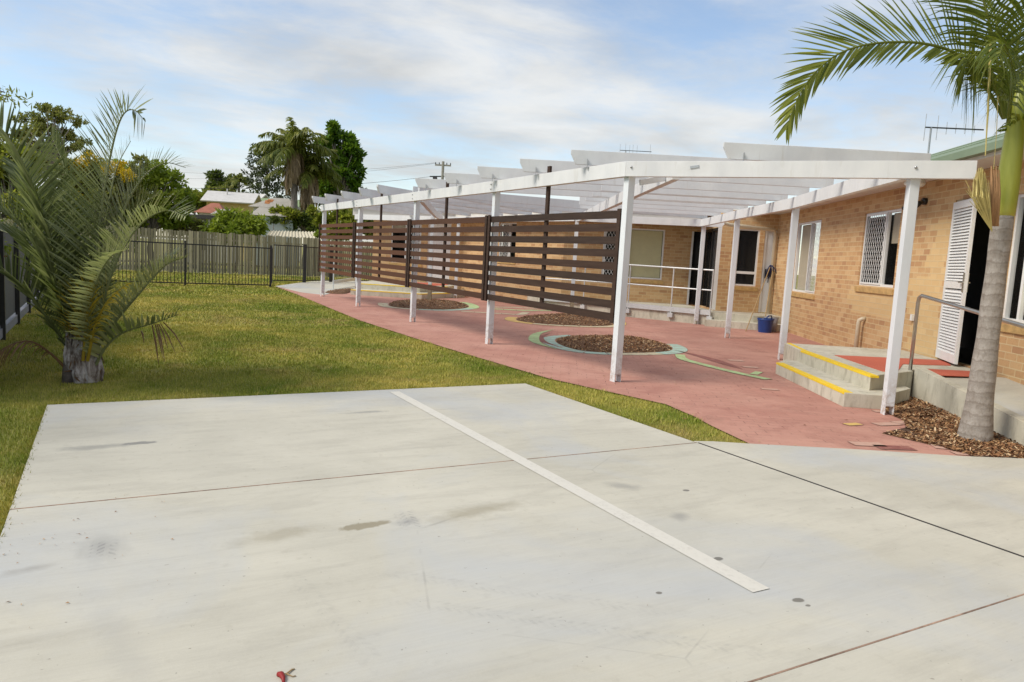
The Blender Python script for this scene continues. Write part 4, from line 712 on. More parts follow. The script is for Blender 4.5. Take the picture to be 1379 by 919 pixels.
q = MB(); bar_panel(q, (5.02, 26.4), (5.68, 29.6), 1.36, .2); q.build('bar_panel', 'black_steel', pf)
gt = thing('gate', 'black bar gate between two thick posts at the end of the lawn path', 'gate', (6.4, 30, 0)); q = MB(); bar_panel(q, (5.74, 29.72), (7.0, 30.33), 1.48); q.build('gate_leaf', 'black_steel', gt)
rf = thing('pool_fence', 'black bar fence behind the gate, running on to the building', 'fence', (8, 31, 0))
for p, q2 in (((7.1, 30.4), (8.5, 31.6)), ((8.5, 31.6), (13.5, 33.5))): q = MB(); bar_panel(q, p, q2, 1.46); q.build('bar_panel', 'black_steel', rf)
for p in ((7.1, 30.4), (8.5, 31.6), (13.5, 33.5)): q = MB(); q.box(p[0]-.06, p[0]+.06, p[1]-.06, p[1]+.06, 0, 1.55); q.build('fence_post', 'black_steel', rf)
lfn = thing('side_fence', 'black framed fence with grey infill along the left side', 'fence', (-1.25, 16, 0)); q = MB(); q.box(-1.262, -1.25, 7.7, 26.2, .2, 1.48); q.build('infill', 'grey_mesh', lfn)
q = MB(); q.box(-1.29, -1.22, 7.7, 26.2, .04, .16); q.build('plinth', 'bin_grey', lfn); q = MB(); q.box(-1.28, -1.23, 7.7, 26.2, 1.48, 1.53); q.build('top_rail', 'black_steel', lfn)
y = 8.10
while y < 26: q = MB(); q.box(-1.248, -1.19, y-.03, y+.03, 0, 1.55); q.build('fence_post', 'black_steel', lfn); y += 1.98
pal = thing('paling_fence', 'weathered grey timber paling fence behind the black fence', 'fence', (4, 35, 0)); q = MB(); A = np.array((-14., 33.9)); B = np.array((22., 37.3)); L_ = np.hypot(*(B-A)); d = (B-A)/L_; s_ = 0
while s_ < L_:
    w_ = random.uniform(.085, .105); fr_ = s_/L_; h = 1.86+.25*max(0, .45-fr_)+random.uniform(-.03, .03); front = random.random() < .62; o_ = (-.02 if front else .02); val = random.random()
    q.obox(A, d, s_, s_+w_, o_-.008, o_+.008, .03+random.uniform(0, .05), h, val); s_ += w_+random.uniform(.012, .035)
q.build('palings', 'paling', pal)
q = MB()
for z in (.4, 1.5): q.obox(A, d, 0, L_, .03, .07, z, z+.08)
q.build('fence_rail', 'paling', pal)

# ------------------------------------------------------------------ vegetation builders
def crown_leaves(blobs, n, size, aspect=2.2, sub=(10, 22), up=.35, subr=(.26, .42), droop=0.0):
    vol = np.array([b[1][0]*b[1][1]*b[1][2] for b in blobs])**.7; cnt = (vol/vol.sum()*n).astype(int); Vs = []; vals = []; cents = []
    for (c, r), k in zip(blobs, cnt):
        c = np.array(c); r = np.array(r, float); m_ = int(rng.integers(*sub)); d = rng.normal(size=(m_, 3)); d /= np.linalg.norm(d, axis=1)[:, None]; sc = c+d*r*rng.uniform(.45, .92, (m_, 1)); sr = rng.uniform(*subr, m_)*r.mean(); cl_ = rng.uniform(0, 1, m_)
        cents += [s_ for s_ in sc[:5]]; idx = rng.integers(0, m_, k); e = rng.normal(size=(k, 3)); e /= np.linalg.norm(e, axis=1)[:, None]; p = sc[idx]+e*(sr[idx]*rng.random(k)**.45)[:, None]*np.array((1, 1, .8))
        ax = rng.normal(size=(k, 3))+e*.8; ax[:, 2] -= droop; ax /= np.linalg.norm(ax, axis=1)[:, None]; nn = rng.normal(size=(k, 3))+np.array((0, 0, up*2)); w_ = np.cross(ax, nn); w_ /= np.linalg.norm(w_, axis=1)[:, None]
        s_ = (size*rng.uniform(.6, 1.35, k))[:, None]; Vs.append(np.stack([p, p+ax*s_*.45+w_*s_/aspect/2, p+ax*s_, p+ax*s_*.5-w_*s_/aspect/2], 1)); vals.append(np.clip(.5*cl_[idx]+.5*rng.random(k), 0, .999))
    return np.concatenate(Vs), np.concatenate(vals), cents
def tree(name, label, cat, base, trunk_top, blobs, n, size, leaf='leaf_mid', bark='trunk_grey', tr=.18, group=None, limbs=True, **kw):
    t = thing(name, label, cat, base, group); V, a, ce = crown_leaves(blobs, n, size, **kw)
    npmesh('crown', V.reshape(-1, 3), np.arange(len(V)*4).reshape(-1, 4), a, leaf, t)
    q = MB(); b0 = np.array(base, float); tt = np.array(trunk_top, float); mid = (b0+tt)/2+rng.normal(0, .12, 3)*(1, 1, 0); q.tube([b0-(0, 0, .1), b0+(tt-b0)*.08, mid, tt], [tr*1.35, tr, tr*.8, tr*.55], 9)
    if limbs:
        for c in ce[:40]: c = np.array(c); m1 = tt+(c-tt)*.5+np.array((0, 0, .1*np.linalg.norm(c-tt))); q.tube([tt-(0, 0, .15), m1, c], [tr*.45, tr*.25, tr*.08], 5)
    q.build('trunk', bark, t, True); return t
def frond(pts, n, lmax, up=(0, 0, 1), vee=.5, sweep=.7, droop=.35, wd=.02, start=.12, mat='frond_green', rmat='rachis_green', r0=.014, parent=None, prof=None, jit=.12, name='frond', vbase=None, swk=.5, lowside=None):
    """a feather frond: rachis tube and folded leaflets as one part"""
    P = spline(pts, 10); s_ = np.r_[0, np.cumsum(np.linalg.norm(np.diff(P, axis=0), axis=1))]; u_ = s_/s_[-1]; T = np.gradient(P, axis=0); T /= np.linalg.norm(T, axis=1)[:, None]
    us = np.repeat(np.linspace(start, .995, n), 2)+rng.normal(0, .25/n, 2*n); us = np.clip(us, start, .999); sg = np.tile([-1., 1.], n); k = 2*n
    p = np.stack([np.interp(us, u_, P[:, i]) for i in range(3)], 1); t = np.stack([np.interp(us, u_, T[:, i]) for i in range(3)], 1); t /= np.linalg.norm(t, axis=1)[:, None]; up = np.array(up, float); nn = up-t*(t@up)[:, None]; nn /= np.linalg.norm(nn, axis=1)[:, None]; sd_ = np.cross(t, nn)*sg[:, None]
    sw = sweep+(us-start)*swk+rng.normal(0, jit*.6, k); ve = vee+rng.normal(0, jit, k); dr_ = (np.cos(sw)*np.cos(ve))[:, None]*sd_+(np.cos(sw)*np.sin(ve))[:, None]*nn+np.sin(sw)[:, None]*t
    pf_ = prof if prof else (lambda x: (.55+.45*math.sin(math.pi*min(1, x*1.15+.1)))*(1 if x < .85 else 1-.55*(x-.85)/.15)); l = np.array([pf_((x-start)/(1-start)) for x in us])*lmax*rng.uniform(.85, 1.1, k)
    if lowside: l = np.where(sg < 0, l*(lowside[0]+(lowside[1]-lowside[0])*us), l); sw = np.where(sg < 0, sw+.12, sw); dr_ = (np.cos(sw)*np.cos(ve))[:, None]*sd_+(np.cos(sw)*np.sin(ve))[:, None]*nn+np.sin(sw)[:, None]*t
    wv = np.cross(dr_, nn+sd_*.3); wv /= np.maximum(1e-6, np.linalg.norm(wv, axis=1))[:, None]; ks = [0, .3, .68, 1.0]; wk = [.55, 1., .75, .04]; V = []; dd = droop*rng.uniform(.6, 1.5, k)
    for a, b2 in zip(ks, wk):
        c = p+dr_*(l*a)[:, None]; c[:, 2] -= dd*l*a**2.2; V += [c-wv*(wd*b2/2), c+wv*(wd*b2/2)]
    V = np.stack(V, 1); F_ = []; base_ = np.arange(k)*8
    for i in range(3): F_.append(np.stack([base_+2*i, base_+2*i+1, base_+2*i+3, base_+2*i+2], 1))
    F_ = np.concatenate(F_); val = np.tile(np.clip((vbase if vbase is not None else .5)+rng.normal(0, .22, k), 0, .99), 3); V = V.reshape(-1, 3)
    # rachis as 5-sided tube appended
    me_v = [V]; me_f = [F_]; ring = []; nr = 5; x = None; PP = P[::2] if len(P) > 16 else P
    for i, c in enumerate(PP):
        d = PP[min(i+1, len(PP)-1)]-PP[max(i-1, 0)]; d /= np.linalg.norm(d); x = np.cross(d, up+np.array((.01, .02, 0))) if x is None else x-d*(x@d); x /= np.linalg.norm(x); y_ = np.cross(d, x); rr = r0*(1-.85*i/(len(PP)-1)); ring += [c+(x*math.cos(2*math.pi*j/nr)+y_*math.sin(2*math.pi*j/nr))*rr for j in range(nr)]
    b0 = len(V); RF = np.array([(b0+i*nr+j, b0+i*nr+(j+1) % nr, b0+(i+1)*nr+(j+1) % nr, b0+(i+1)*nr+j) for i in range(len(PP)-1) for j in range(nr)])
    V = np.vstack([V, ring]); F_ = np.vstack([F_, RF]); val = np.r_[val, np.full(len(RF), .62)]
    return npmesh(name, V, F_, val, mat, parent)

# ---- left foreground palm
lp = thing('palm', 'squat palm with spreading grey-green fronds on the left of the lawn', 'palm tree', (-.2, 8.6, 0)); DP = 7.55
def A3(pts, dep): # pixel path with depth ramp
    dd = np.linspace(dep[0], dep[1], len(pts)); return [at(x, y, z) for (x, y), z in zip(pts, dd)]
cw = at(112, 513, DP); q = MB()
for k, (sx, hh_) in enumerate(((-.10, .62), (.09, .58), (0.0, .66))): q.tube([(cw[0]+sx*1.1, cw[1]-.02*k, -.03), (cw[0]+sx, cw[1], .25), (cw[0]+sx*.75, cw[1], hh_)], [.085, .07, .04], 9)
q.build('trunk', 'boot_dark', lp, True)
for i in range(20):     # split leaf bases wrapped round the stems, broad below and drawn to a point above
    a = i*2.399; lev = (i % 5)/5; rr_ = .128-.045*lev; c0 = np.array((cw[0]+math.cos(a)*rr_*1.12, cw[1]+math.sin(a)*rr_*.9, .0+lev*.34)); o_ = np.array((math.cos(a), math.sin(a), 0)); t_ = np.array((-o_[1], o_[0], 0)); h = .24+.10*((i*7) % 4)/3; b = MB(); vs_ = []
    for f, wd_, th_, ou in ((0, .055, .03, .0), (.3, .075, .035, .02), (.62, .05, .03, .012), (.85, .026, .02, .02), (1.0, .012, .012, .05)):
        c1 = c0+np.array((0, 0, h*f*1.25))+o_*(ou-.02*f); vs_ += [c1-t_*wd_, c1-t_*wd_*.5+o_*th_, c1+t_*wd_*.5+o_*th_, c1+t_*wd_, c1-o_*.02]
    b.add(vs_, [(r*5+k, r*5+(k+1) % 5, (r+1)*5+(k+1) % 5, (r+1)*5+k) for r in range(4) for k in range(5)]+[(4, 3, 2, 1, 0), (20, 21, 22, 23, 24)]); b.build('leaf_base', 'boot_grey', lp)
q = MB()
for i in range(60):
    a = rng.uniform(0, 6.28); r_ = rng.uniform(.10, .165); p = np.array((cw[0]+math.cos(a)*r_, cw[1]+math.sin(a)*r_*.9, rng.uniform(.02, .6))); q.tube([p, p+np.array((math.cos(a)*.03+rng.normal(0, .02), math.sin(a)*.03, rng.uniform(-.16, .12)))], [.009, .003], 4)
hk_ = q.build('husk', 'frond_brown', lp); hk_['kind'] = 'stuff'
RT = np.array((.874, -.486, 0)); FW_ = np.array((.486, .874, 0))
def UV3(a, b, c=0): return tuple(RT*a+np.array((0, 0, b))-FW_*c)
LF = [ # pixel path, depth from-to, leaflets per side, length, direction the folded leaflets rise to, fold, width, tone (crown shade and highlights put into the colour)
 ([(112, 478), (122, 400), (134, 300), (150, 205), (164, 158), (180, 148), (196, 164)], (7.5, 7.3), 92, .62, UV3(-.8, .35, .2), .75, .018, .55),
 ([(104, 478), (84, 392), (64, 305), (38, 235), (8, 185), (-40, 150)], (7.5, 6.9), 88, .62, UV3(.55, .7, .25), .85, .019, .5),
 ([(100, 478), (78, 395), (45, 328), (8, 288), (-45, 262)], (7.5, 6.7), 80, .56, UV3(.5, .75, .2), .9, .018, .42),
 ([(122, 475), (140, 375), (163, 292), (192, 240), (222, 220), (250, 226)], (7.6, 7.9), 84, .5, UV3(-.5, .8, .2), .8, .017, .4),
 ([(118, 480), (136, 415), (160, 345), (190, 302), (222, 284), (250, 292)], (7.4, 6.9), 84, .46, UV3(-.55, .75, .3), .8, .014, .78),
 ([(124, 480), (150, 440), (188, 395), (222, 358), (252, 346)], (7.5, 7.2), 60, .40, UV3(-.5, .8, .3), .7, .017, .7),
 ([(128, 494), (142, 468), (166, 448), (205, 436), (240, 424)], (7.5, 7.3), 30, .40, UV3(.1, .95, .25), .8, .024, .55),
 ([(110, 480), (106, 390), (98, 300), (88, 230), (70, 185)], (7.8, 8.4), 70, .55, UV3(-.5, .5, .3), .5, .018, .2),
 ([(118, 480), (138, 400), (160, 330), (182, 285), (210, 262)], (7.7, 8.2), 66, .5, UV3(-.5, .8, -.2), .6, .017, .3),
 ([(98, 480), (66, 432), (28, 385), (-25, 352)], (7.5, 7.0), 56, .5, UV3(.4, .8, .2), .8, .017, .32),
 ([(100, 480), (78, 400), (52, 345), (20, 318), (-20, 305)], (7.9, 8.3), 60, .52, UV3(.5, .8, .1), .7, .017, .25),
 ([(116, 478), (122, 420), (132, 375), (150, 345), (172, 335)], (7.3, 6.6), 50, .36, UV3(-.5, .7, .5), .7, .013, .85),
 ([(106, 480), (92, 400), (74, 330), (50, 262), (22, 222)], (7.8, 8.3), 70, .58, UV3(.5, .6, .3), .5, .018, .22),
 ([(114, 478), (124, 390), (142, 300), (156, 230), (176, 190)], (7.7, 8.1), 74, .58, UV3(-.7, .4, .3), .6, .018, .35),
 ([(122, 480), (156, 430), (205, 376), (240, 340)], (7.8, 8.4), 56, .42, UV3(-.4, .9, 0), .7, .017, .45)]
for pts, dep, n, l, upv, ve, wd_, vb in LF:
    frond(A3(pts, dep), int(n*.98), l*1.2, upv, ve*.72, .45, .06, wd_*1.4, .10, 'frond_grey', 'rachis_grey', .018, lp, vbase=vb, jit=.07, swk=.35)
for pts, dep in (([(112, 486), (116, 440), (118, 400), (122, 372)], (7.3, 7.0)), ([(118, 486), (128, 440), (146, 405), (172, 382)], (7.3, 6.8))): o = frond(A3(pts, dep), 26, .46, (-.3, -.7, .5), .5, .7, .15, .016, .2, 'frond_yellow', 'rachis_grey', .018, lp); o['label'] = 'short yellowing frond at the heart of the palm'
o = frond(A3([(96, 505), (70, 478), (40, 460), (8, 468), (-20, 490)], (7.5, 6.9)), 22, .24, (0, -.2, 1), .1, .8, .7, .014, .3, 'frond_brown', 'frond_brown', .016, lp); o['label'] = 'dead brown frond drooping to the grass'
q = MB()
for x0, y0_, x1, y1_ in ((205, 438, 214, 492), (209, 437, 219, 482), (212, 437, 222, 488), (216, 436, 237, 478), (220, 434, 250, 474), (214, 437, 226, 470), (190, 446, 194, 462)): a_ = at(x0, y0_, 7.35); e_ = at(x1, y1_, 7.3); q.tube([a_, (a_+e_)/2+np.array((0, 0, .03)), e_], [.006, .009, .002], 4)
o = q.build('frond', 'frond_brown', lp); o['label'] = 'dry brown frond tip hanging over the lawn'

# ---- tall palm at the right
tp_ = thing('palm', 'tall palm with green crownshaft in the mulch by the ramp', 'palm tree', (7.25, 3.87, 0)); TX, TY = 7.25, 3.87
q = MB(); zs = np.linspace(-.05, 2.12, 26); q.tube([(TX, TY, z) for z in zs], [(  .086+.066*math.exp(-max(z, 0)*1.8)+.003*math.sin(z*62)) for z in zs], 20); q.build('trunk', 'palm_trunk', tp_, True)
q = MB(); q.tube([(TX, TY, 2.10), (TX+.003, TY, 2.16), (TX+.01, TY, 2.4), (TX+.01, TY, 2.8), (TX+.01, TY, 3.05), (TX+.01, TY, 3.4)], [.084, .092, .094, .082, .066, .05], 18); q.build('crownshaft', 'crownshaft', tp_, True)
CR = at(1358, 150, 6.75)
def TF(pts, dep, n, l, upv, ve, wd_=.021, vb=.5, dr=.3, mat='frond_green', sw=.55, st=.14, jit=.12, swk=.5, lowside=None): return frond(A3(pts, dep), n, l, upv, ve, sw, dr, wd_, st, mat, 'rachis_green', .018, tp_, vbase=vb, jit=jit, swk=swk, lowside=lowside)
TF([(1352, 160), (1322, 108), (1290, 74), (1250, 60), (1205, 57), (1160, 62), (1124, 76), (1094, 102), (1073, 135), (1060, 172)], (6.75, 6.2), 68, .66, UV3(-.1, .25, 1), .06, .027, .62, .07, sw=.58, jit=.08, swk=.75, lowside=(.15, 1.0))
TF([(1354, 160), (1338, 110), (1320, 78), (1304, 78), (1296, 110)], (6.7, 6.35), 59, .50, (.3, -.5, .5), .1, .020, .45, .9)
TF([(1356, 160), (1344, 90), (1332, 30), (1310, -40), (1270, -90)], (6.7, 6.5), 67, .66, (-.6, -.4, .4), .3, .020, .35)
TF([(1358, 160), (1366, 90), (1380, 20), (1410, -50)], (6.7, 6.5), 59, .66, (-.5, -.6, .3), .2, .020, .3, .5)
TF([(1360, 165), (1378, 120), (1410, 95), (1450, 110), (1490, 160)], (6.7, 6.5), 59, .6, (0, -.2, 1), .2, .020, .4, .5)
TF([(1358, 165), (1362, 120), (1362, 85), (1352, 60), (1346, 75)], (6.6, 5.7), 45, .52, (0, -.6, .7), .1, .020, .3, .8)
TF([(1360, 165), (1374, 130), (1392, 110), (1410, 130), (1420, 170)], (6.9, 7.4), 54, .55, (0, -.2, 1), .1, .020, .25, .7)
TF([(1362, 190), (1372, 168), (1390, 150), (1420, 150)], (6.75, 6.5), 27, .4, (0, -.2, 1), .1, .03, .4, .7)
TF([(1356, 150), (1350, 100), (1345, 50), (1336, 10), (1320, -10)], (7.0, 7.6), 44, .6, (-.2, -.7, .4), .1, .020, .15, .8)
q = MB()
s0 = at(1336, 312, 6.55)
for i in range(75):
    a = rng.normal(0, .95); tip = at(1320+a*5.5+rng.normal(0, 1.5), 222+abs(a)*8+rng.uniform(0, 14), 6.5+rng.normal(0, .05)); md = at(1321+a*6.5, 262+rng.uniform(-6, 6), 6.52+rng.normal(0, .04)); q.tube([s0, md, tip], [.004, .0035, .0025], 4)
for i in range(12):
    tip = at(1301+i*1.5+rng.normal(0, 2), 247+rng.uniform(-5, 12)+i*2, 6.5); q.tube([s0, at(1322-rng.uniform(0, 6), 283, 6.52), tip], [.004, .0035, .0025], 4)
o = q.build('flower_stalk', 'strand_yellow', tp_); q = MB()
for k in range(4): q.tube([at(1337+k*2, 305, 6.6), at(1336+k*3, 262, 6.58), at(1335+k*3.4, 224+5*(k % 2), 6.6)], [.014, .018, .006], 6)
q.build('dry_sheath', 'sheath_orange', tp_, True); q = MB()
q.tube([at(1334, 60, 6.4), at(1331, 140, 6.4), at(1327, 210, 6.4)], [.010, .009, .004], 5); q.tube([at(1344, 130, 6.5), at(1342, 180, 6.5), at(1338, 228, 6.5)], [.004, .003, .003], 4); q.build('hanging_strand', 'strand_yellow', tp_)

# ---- background trees
hg = thing('shade_hedge', 'dense dark shrubs added behind the side fence to shade the lawn', 'shade_hedge', (-2.0, 9, 0)); V, a, ce = crown_leaves([((-2.0, y_, 1.0), (.5, .9, .95)) for y_ in np.arange(9.2, 17, 1.0)], 5500, .11, sub=(16, 24)); npmesh('foliage', V.reshape(-1, 3), np.arange(len(V)*4).reshape(-1, 4), a, 'leaf_dark', hg)  # greenery added to shade the left edge of the lawn
tree('shade_tree', 'leafy green tree out of view at the far left, placed to shade the lawn', 'tree', (-5.4, 10.5, 0), (-5.2, 10.4, 2.4), [((-5.0, 7.4, 3.5), (1.3, 1.7, 1.0)), ((-6.2, 10.9, 3.9), (1.4, 1.5, 1.2)), ((-6.0, 12.5, 4.2), (1.5, 1.8, 1.3)), ((-4.6, 13.0, 4.0), (1.3, 1.5, 1.0))], 9500, .18, 'leaf_mid')  # unseen tree, its crown shaped to shade the left lawn strip
p = at(20, 126, 9.4); tree('overhanging_tree', 'tree with a needle-like branch reaching in at the top left corner', 'tree', (-4.2, 12.6, 0), (-4.0, 12.6, 3.2), [((p[0]-1.0, p[1]+.4, p[2]-.1), (.8, .5, .22)), ((p[0]-.3, p[1]+.05, p[2]-.02), (.55, .3, .09)), ((-4.2, 12.8, 4.0), (1.2, 1.2, .9))], 3600, .10, 'leaf_mid', aspect=4, tr=.1)
def pxtree(name, label, cat, px, pbase, dep, blobs, n, size, leaf, bark='trunk_grey', tr=.18, **kw):
    b0 = at(px, pbase, dep); b0[2] = 0; bl = []
    for (x, y, rx, ry) in blobs: c = at(x, y, dep); s_ = dep/FPX; bl.append((c, (rx*s_, rx*s_*.9, ry*s_)))
    zc = min(b[0][2]-b[1][2]*.3 for b in bl); top = (b0[0], b0[1], max(1.0, zc)); return tree(name, label, cat, b0, top, bl, n, size, leaf, bark, tr, **kw)
pxtree('gum_tree', 'tall airy gum tree rising behind the left palm', 'tree', 70, 380, 46, [(45, 160, 26, 9), (70, 150, 26, 10), (92, 160, 24, 9), (62, 178, 40, 12), (90, 195, 36, 14), (50, 205, 36, 16), (72, 225, 44, 18), (30, 190, 30, 14)], 13000, .20, 'leaf_olive', 'trunk_grey', .16, subr=(.13, .22), sub=(16, 24))
o = pxtree('wattle_tree', 'tree with yellow blossom behind the left palm', 'tree', 140, 380, 36, [(112, 238, 36, 26), (150, 240, 34, 22), (130, 275, 52, 34), (95, 290, 42, 36), (168, 262, 26, 24), (186, 225, 12, 16)], 12000, .24, 'leaf_olive')
V, a, ce = crown_leaves([(at(104, 222, 35.3), (.55, .4, .35)), (at(122, 215, 35.3), (.5, .4, .3)), (at(150, 228, 35.3), (.5, .4, .3)), (at(160, 225, 35.4), (.35, .3, .3)), (at(172, 236, 35.2), (.4, .3, .3)), (at(98, 262, 35), (.4, .3, .3))], 2200, .13); npmesh('blossom', V.reshape(-1, 3), np.arange(len(V)*4).reshape(-1, 4), a, 'blossom', o)
pxtree('fence_tree', 'bushy green tree against the paling fence left of the houses', 'tree', 205, 366, 38, [(195, 236, 34, 22), (226, 244, 24, 20), (246, 268, 16, 16), (190, 275, 48, 28), (228, 290, 22, 22), (160, 300, 44, 26)], 13000, .24, 'leaf_bright')
pxtree('fence_tree', 'dark low leafy tree farthest left behind the paling fence', 'tree', 20, 400, 33, [(20, 250, 40, 40), (-5, 205, 30, 26), (30, 212, 24, 18), (60, 290, 50, 34), (0, 310, 50, 36), (-30, 240, 50, 50), (100, 315, 40, 28)], 12000, .26, 'leaf_mid')
pxtree('fence_tree', 'yellowish shrubby tree low behind the palm by the fence', 'tree', 110, 380, 35, [(110, 320, 40, 18), (150, 322, 34, 14), (60, 325, 40, 16)], 5000, .22, 'leaf_bright')
pxtree('garden_tree', 'rounded olive tree behind the red roofed house', 'tree', 262, 320, 85, [(252, 266, 18, 14), (268, 272, 18, 12), (282, 270, 18, 9), (246, 280, 16, 12)], 5000, .5, 'leaf_mid')
pxtree('garden_tree', 'olive tree spread low behind the white roofed house', 'tree', 300, 310, 88, [(300, 262, 24, 7), (318, 268, 16, 6), (285, 262, 12, 8)], 3000, .5, 'leaf_olive')
pxtree('garden_tree', 'dark tree with flat top behind the white roofed house', 'tree', 296, 310, 95, [(290, 238, 12, 6), (300, 246, 20, 9), (294, 256, 20, 8), (310, 252, 10, 8)], 5000, .5, 'leaf_dark', subr=(.22, .38))
pxtree('broadleaf_tree', 'large bright green broadleaf tree right of the twin palms', 'tree', 455, 325, 54, [(455, 182, 18, 14), (450, 200, 26, 18), (468, 208, 22, 18), (475, 232, 16, 20), (455, 235, 26, 22), (478, 258, 12, 12), (445, 262, 26, 22), (466, 268, 22, 12), (430, 250, 20, 24)], 17000, .34, 'leaf_vivid', 'trunk_grey', .3, sub=(8, 14), subr=(.24, .4))
pxtree('mango_bush', 'rounded bright green mango bush behind the paling fence', 'bush', 318, 340, 37.6, [(318, 297, 26, 17), (298, 303, 20, 14), (338, 304, 20, 12), (315, 310, 34, 12)], 6500, .34, 'leaf_bright', 'trunk_brown', .08, aspect=3.6, droop=.7, sub=(12, 20))
pxtree('fence_shrub', 'yellow green shrub under the twin palms, left of them', 'shrub', 385, 330, 47, [(378, 287, 14, 8), (392, 292, 16, 9), (385, 300, 14, 8)], 2600, .25, 'leaf_mid')
pxtree('fence_shrub', 'dense dark shrub at the foot of the twin palms', 'shrub', 410, 330, 47.5, [(404, 300, 18, 14), (425, 292, 18, 14), (428, 308, 18, 10)], 4200, .25, 'leaf_dark')
pxtree('fence_shrub', 'yellow green shrub beside the far pergola corner', 'shrub', 440, 330, 44, [(440, 292, 18, 14), (455, 300, 20, 12), (470, 285, 24, 14), (490, 295, 24, 18), (425, 284, 10, 6)], 6000, .24, 'leaf_mid')
pxtree('fence_shrub', 'dark climbing shrub on the pale blue shed wall', 'shrub', 368, 325, 45.6, [(369, 296, 7, 4)], 500, .2, 'leaf_dark', limbs=False, tr=.03)
pxtree('fence_shrub', 'small yellow shrub over the fence by the far pergola post', 'shrub', 428, 330, 37.6, [(429, 315, 5, 4)], 300, .14, 'leaf_bright', limbs=False, tr=.03)
pxtree('fence_shrub', 'leafy shrub under the dark carport left of the mango bush', 'shrub', 262, 335, 39, [(264, 303, 14, 6), (240, 308, 18, 8)], 1500, .22, 'leaf_olive')
# behind the pergola, seen between the beams
pxtree('yard_tree', 'dark green trees seen under the far pergola beams', 'tree', 480, 345, 41, [(478, 300, 22, 16), (500, 298, 22, 18), (455, 312, 22, 10)], 5000, .26, 'leaf_mid')
# norfolk pine: whorled tiers
np_ = thing('pine', 'dark tiered pine behind the twin palms', 'pine tree', tuple(at(358, 320, 76)*np.array((1, 1, 0)))); b0 = at(358, 320, 76); b0[2] = 0; tz = at(358, 202, 76)[2]
q = MB(); q.tube([b0, (b0[0], b0[1], tz)], [.3, .04], 8); q.build('trunk', 'trunk_brown', np_); bl = []
for i, z in enumerate(np.linspace(tz-.2, 3.0, 13)):
    r_ = .5+2.5*(1-abs(i-8)/12); nb = 6
    for k in range(nb):
        a = k*6.283/nb+i*.5; 
        for f in (.35, .65, .95): bl.append(((b0[0]+math.cos(a)*r_*f, b0[1]+math.sin(a)*r_*f, z+.25*f), (.42, .42, .20)))
V, a, ce = crown_leaves(bl, 7000, .32, sub=(3, 5), subr=(.5, .8)); npmesh('crown', V.reshape(-1, 3), np.arange(len(V)*4).reshape(-1, 4), a, 'leaf_conifer', np_)
# queen palms
def queen(label, base, h, nf, fl, seed, skirt, tr=.22):
    r2_ = np.random.default_rng(seed); t = thing('queen_palm', label, 'palm tree', base, 'twin palms beyond the fence'); b0 = np.array(base, float); q = MB(); q.tube([b0, b0+(0.1, 0, h*.5), b0+(0, 0, h)], [tr*1.2, tr, tr*.9], 9); q.build('trunk', 'trunk_grey', t, True); c = b0+np.array((0, 0, h))
    for i in range(nf):
        a = i*2.399+r2_.uniform(-.2, .2); el = .1+1.25*((i*7) % nf)/nf; d = np.array((math.cos(a), math.sin(a), 0)); L_ = fl*r2_.uniform(.8, 1.1); ce_, se = math.cos(el), math.sin(el); pts = [c+d*L_*x*(ce_*.75+.22)+np.array((0, 0, L_*(x*se*1.25+.25*x-(.75)*x*x))) for x in (0, .2, .4, .6, .8, 1)]
        frond(pts, 38, fl*.24, (0, 0, 1), .1, .5, .75, .10, .08, 'frond_far', 'rachis_green', .05, t, vbase=.25+.5*el/1.25, jit=.3)
    for i in range(skirt):
        a = i*2.399; d = np.array((math.cos(a), math.sin(a), 0)); L_ = fl*r2_.uniform(.65, 1.05); spr = r2_.uniform(.35, .75); pts = [c+(0, 0, -.1), c+d*L_*.22*spr+(0, 0, .0), c+d*L_*.34*spr+(0, 0, -L_*.35), c+d*L_*.30*spr+(0, 0, -L_*.85)]
        frond(pts, 22, fl*.16, (0, 0, 1), .0, .8, 1.0, .09, .1, 'skirt_dead', 'skirt_dead', .05, t, jit=.35, vbase=.5)
    return t
b1 = at(394, 300, 48.5); queen('taller twin palm with brown skirt on the left of the pair', (b1[0], b1[1], 0), 7.5, 28, 3.0, 3, 16); b2_ = at(415, 300, 50); queen('shorter twin palm with pale dead skirt on the right of the pair', (b2_[0], b2_[1], 0), 6.2, 24, 2.8, 5, 18)
b3 = at(321, 300, 90); t3 = thing('queen_palm', 'small distant palm standing right of the flat topped tree', 'palm tree', (b3[0], b3[1], 0)); q = MB(); hz = at(321, 246, 90)[2]; q.tube([(b3[0], b3[1], 0), (b3[0], b3[1], hz)], .16, 7); q.build('trunk', 'trunk_grey', t3)
c = np.array((b3[0], b3[1], hz))
for i in range(11):
    a = i*2.399; el = .3+.9*((i*5) % 11)/11; d = np.array((math.cos(a), math.sin(a), 0)); L_ = 2.6; pts = [c+d*L_*x*math.cos(el)*.9+np.array((0, 0, L_*(x*math.sin(el)*1.2-.75*x*x))) for x in (0, .25, .5, .75, 1)]; frond(pts, 22, .6, (0, 0, 1), .1, .5, .6, .16, .1, 'frond_far', 'rachis_green', .05, t3)

